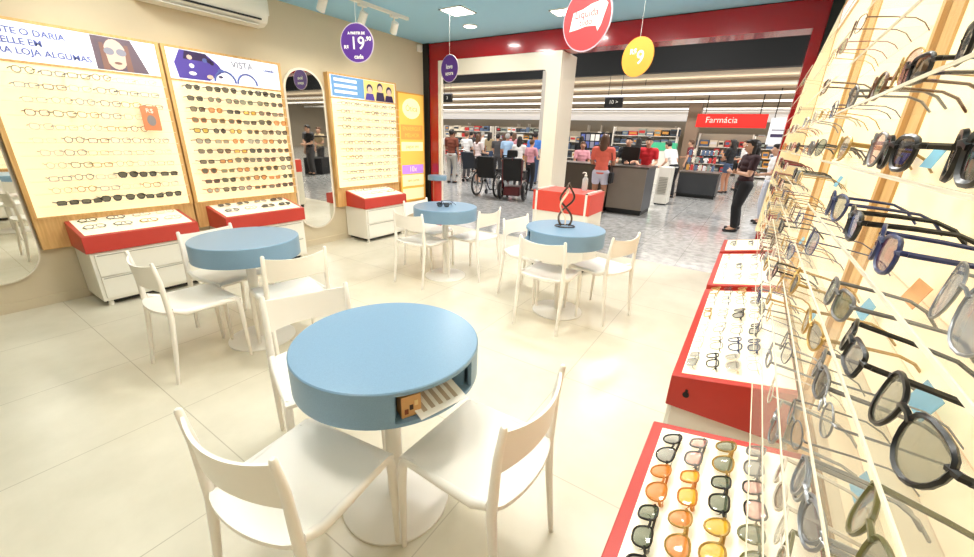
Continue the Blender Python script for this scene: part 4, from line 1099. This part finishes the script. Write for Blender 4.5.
person('person in white and blue standing behind the woman in black', .30, 9.7, 190, 1.55, C_white, cm('pale_jeans', (196, 200, 212)), Hb, ('down', 'front'))
person('customer with salmon shirt and pale shorts before the service counters, back to the shop', -2.66, 8.35, 95, 1.62, C_salmon, cm('pale_print', (206, 204, 222)), Hbr, ('front', 'front'), skin=SKIN2, long_hair=True, short_leg=True, vox=.016, fine=True)
person('clerk in red shirt behind the taupe counter', -2.20, 10.25, -80, 1.62, C_red, C_black, Hb, ('front', 'front'), lean=8)
person('clerk in black shirt behind the counters, beside the clerk in red', -2.68, 10.3, -95, 1.60, C_black, C_black, Hb, ('front', 'front'))
person('person in pink top behind the dark brown counter', -3.95, 10.6, -60, 1.45, C_pink, C_dkgrey, Hbr, ('front', 'front'), skin=SKIN2)
person('person in white shirt leaning over by the white cabinet', -1.90, 12.4, 150, 1.62, C_white, C_black, Hb, ('push', 'push'), lean=28)
person('person in dark top and denim shorts by the low black checkout', -.72, 15.1, 150, 1.66, C_black, C_denim, Hb, ('front', 'phone'), skin=SKIN2, short_leg=True, long_hair=True)
person('person in white shirt far behind the woman in black', -.40, 16.4, 200, 1.66, C_white, C_grey, Hbr, ('down', 'front'))
person('person in maroon top beside the wire rack', -2.05, 16.2, 170, 1.62, C_maroon, C_dkgrey, Hbr, ('front', 'down'))
person('man in brown shirt and pale grey trousers beside the red column', -8.20, 10.34, 100, 1.66, C_brown, C_grey, Hb, ('down', 'front'), vox=.017, skin=SKIN2)
person('person in white shirt and dark trousers just past the man in brown', -8.75, 11.9, 90, 1.62, C_white, C_dkgrey, Hbr, ('front', 'front'))
person('woman in pale lace top and black skirt near the wheelchairs', -7.55, 10.9, 70, 1.55, cm('lace', (224, 206, 204)), C_black, Hbr, ('front', 'down'), skirt=True, long_hair=True)
for k, (x, y, h, top, hr, lh, f, nm) in enumerate(((-10.2, 14.2, 1.66, C_dkgrey, Hb, False, 90, 'grey shirt, behind the dark trolley'), (-9.15, 14.0, 1.64, C_khaki, Hb, True, 80, 'khaki top, behind the folded wheelchair'),
    (-7.95, 12.7, 1.58, C_dkgrey, Hb, False, 100, 'dark grey shirt, directly above the wheelchair back'), (-7.25, 12.2, 1.60, C_ltblue, Hg, False, 95, 'light blue shirt and grey hair'), (-8.7, 15.2, 1.66, C_pink, Hbr, True, 90, 'pink top, in the far queue'),
    (-6.05, 10.9, 1.52, C_white, Hb, True, 100, 'white blouse, above the high-backed wheelchair'), (-5.48, 10.6, 1.45, C_pink, Hbr, False, 80, 'pale pink shirt, next to the white blouse'), (-6.25, 12.3, 1.68, C_blue, Hb, False, 110, 'bright blue shirt, near the pale column'),
    (-11.2, 16.5, 1.66, C_white, Hg, False, 85, 'white shirt, deep in the queue'), (-9.9, 17.0, 1.7, C_maroon, Hb, False, 90, 'maroon shirt, deep in the queue'), (-7.6, 17.0, 1.66, C_khaki, Hbr, True, 95, 'khaki shirt, deep in the queue'), (-5.6, 14.8, 1.62, C_black, Hb, True, 90, 'black top, by the picture board'),
    (-10.9, 13.0, 1.6, C_white, Hb, False, 95, 'white polo, behind the man in brown'), (-9.6, 12.2, 1.62, C_black, Hb, False, 90, 'black polo, left of the lace top'), (-8.2, 13.6, 1.6, C_maroon, Hbr, True, 85, 'maroon blouse, mid queue'), (-7.0, 14.2, 1.68, C_dkgrey, Hb, False, 95, 'dark jacket, mid queue'),
    (-9.4, 18.5, 1.66, C_blue, Hb, False, 90, 'blue top, farthest queue'), (-8.4, 19.0, 1.64, C_white, Hb, True, 90, 'white top, farthest queue'), (-12.6, 18.0, 1.66, C_black, Hb, True, 90, 'black shirt, farthest queue'), (-4.3, 13.2, 1.6, C_dkgrey, Hb, False, 90, 'dark grey top behind the dark brown counter'), (-3.3, 13.8, 1.62, C_black, Hb, True, 100, 'black top between counter and promotion stand'))):
    person('person in %s' % nm, x, y, f, h, top, [C_black, C_denim, C_dkgrey][k % 3], hr, [('front', 'down'), ('down', 'down'), ('front', 'front')][k % 3], skin=[SKIN, SKIN2][k % 2], long_hair=lh, vox=.021)
for k, (x, y, h, top, hr, f, nm) in enumerate(((3.3, 8.45, 1.64, C_black, Hb, -90, 'black shirt'), (4.6, 9.75, 1.6, C_khaki, Hbr, -100, 'khaki shirt'), (5.2, 9.7, 1.66, C_dkgrey, Hb, 180, 'dark grey shirt'), (9.2, 14.6, 1.64, C_white, Hb, 200, 'white shirt'), (5.4, 13.2, 1.6, C_black, Hb, 90, 'black blouse'))):
    person('customer in %s seen only in the tall mirror' % nm, x, y, f, h, top, C_dkgrey, hr, ('front', 'down'), vox=.024)
t = thing('snack_stand', 'low dark stand of green and yellow bags, seen only in the tall mirror', 'stand', (3.7, 8.95, 0), .9)
MB().box((-.5, -.3, 0), (.5, .3, .55)).build('base', C_black, t); MB().box((-.55, -.33, .55), (.55, .33, .6)).build('tray', M_brown, t)
for k in range(12):
    MB().sphere((0, 0, 0), .1, 10, 0, (.9, .7, 1)).build('snack_bag', mat('bag_%d' % (k % 3), ((168, 172, 70), (206, 186, 80), (70, 74, 50))[k % 3], .5), t); t.children[-1].location = (-.42 + .168 * (k % 6), -.14 + .28 * (k // 6), .69)
# things people hold
t = thing('shoulder_bag', 'dark shoulder bag hanging at the side of the salmon-shirted customer', 'bag', (-2.43, 8.33, .66), .1)
MB().box((-.04, -.10, 0), (.04, .10, .22)).build('pouch', C_black, t, .02); MB().tube([(0, -.08, .2), (-.02, -.05, .5), (-.06, .0, .64), (-.02, .06, .5), (0, .08, .2)], .008, 6).build('strap', C_black, t)
t = thing('smartphone', 'dark phone in the hand of the woman in black', 'phone', (-.30, 8.40, 1.06), .4)
MB().box((-.036, -.004, 0), (.036, .004, .14)).build('body', M_blackpl, t, .003); MB().box((-.033, -.0048, .006), (.033, -.004, .134)).build('screen', mat('screen_dark', (30, 34, 44), .1), t)

# ------------------------------------------------------------------ wheelchairs
M_seatcl = mat('wheelchair_black_cloth', (26, 26, 28), .7); M_rim = mat('wheel_rim_grey', (190, 190, 190), .3, metal=.4); M_frame_red = mat('wheelchair_maroon', (96, 30, 34), .35)
def wheelchair(x, y, rz, label, framem, headrest, powered):
    t = thing('wheelchair', label, 'wheelchair', (x, y, 0), rz, 'wheelchairs parked outside the shop')     # front is -y
    MB().box((-.22, -.24, .48), (.22, .2, .54)).build('seat', M_seatcl, t, .01)
    MB().prism([(.19, .5), (.25, .5), (.30, 1.0), (.245, 1.02)], -.22, .22, 'x').build('backrest', M_seatcl, t, .008)
    for s_ in (-1, 1):
        MB().tube([(s_ * .24, .22, .3), (s_ * .24, .24, .55), (s_ * .24, .29, .98), (s_ * .24, .40, 1.0)], .014, 8).build('back_post', framem, t)
        MB().tube([(s_ * .24, .36, .995), (s_ * .24, .45, 1.0)], .019, 8).build('hand_grip', M_blackpl, t)
        MB().tube([(s_ * .24, .2, .5), (s_ * .24, -.25, .48), (s_ * .22, -.4, .2), (s_ * .2, -.45, .12)], .014, 8).build('side_frame', framem, t)
        MB().box((s_ * .26 - .03, -.18, .68), (s_ * .26 + .03, .16, .72)).build('armrest', M_seatcl, t, .01)
        MB().box((s_ * .255 - .006, -.16, .5), (s_ * .255 + .006, .16, .68)).build('skirt_guard', M_seatcl, t)
        MB().box((s_ * .13 - .08, -.56, .10), (s_ * .13 + .08, -.42, .12)).build('footrest', M_blackpl, t)
        R_ = .2 if powered else .29
        w = MB().tube([(0, R_ * math.cos(2*PI*k/32), R_ * math.sin(2*PI*k/32)) for k in range(32)], .024 if not powered else .04, 8, 0, True).build('wheel', M_blackpl, t)
        w.location = (s_ * .30, .12, R_ + (.024 if not powered else .04))
        MB().tube([(0, R_ * .88 * math.cos(2*PI*k/28), R_ * .88 * math.sin(2*PI*k/28)) for k in range(28)], .012, 6, 0, True).build('rim', M_rim, w)
        b = MB()
        for k in range(6 if powered else 8):
            a = 2 * PI * k / (6 if powered else 8); b.tube([(0, 0, 0), (0, R_ * .87 * math.cos(a), R_ * .87 * math.sin(a))], .010, 5)
        b.tube([(-.03, 0, 0), (.03, 0, 0)], .035, 10); b.build('spokes', M_rim, w)
        c = MB().lathe([(.07, -.018), (.07, .018)], 18).build('caster', M_blackpl, t); c.location = (s_ * .24, -.34, .071); c.rotation_euler = (0, PI/2, 0)
        MB().tube([(s_ * .24, -.30, .24), (s_ * .24, -.34, .071)], .012, 6).build('caster_fork', framem, t)
    if powered:
        MB().box((-.2, -.25, .12), (.2, .25, .34)).build('battery_box', framem, t, .02)
        MB().box((.24, -.22, .72), (.31, -.12, .79)).build('joystick_box', M_blackpl, t, .008)
    if headrest: MB().box((-.13, .29, 1.04), (.13, .35, 1.2)).build('headrest', M_seatcl, t, .03); MB().tube([(0, .28, .95), (0, .33, 1.08)], .012, 6).build('headrest_post', framem, t)
wheelchair(-5.72, 8.8, math.radians(188), 'black wheelchair with grey spoked wheels parked farther from the pale column', M_blackpl, False, False)
wheelchair(-4.95, 8.75, math.radians(196), 'high-backed powered wheelchair with maroon base, nearest the pale column', M_frame_red, True, True)

# ------------------------------------------------------------------ faint ambient fill added to the whole scene
w = bpy.data.worlds.new('world'); scn.world = w; w.use_nodes = True
w.node_tree.nodes['Background'].inputs[0].default_value = (.9, .92, 1, 1); w.node_tree.nodes['Background'].inputs[1].default_value = .3
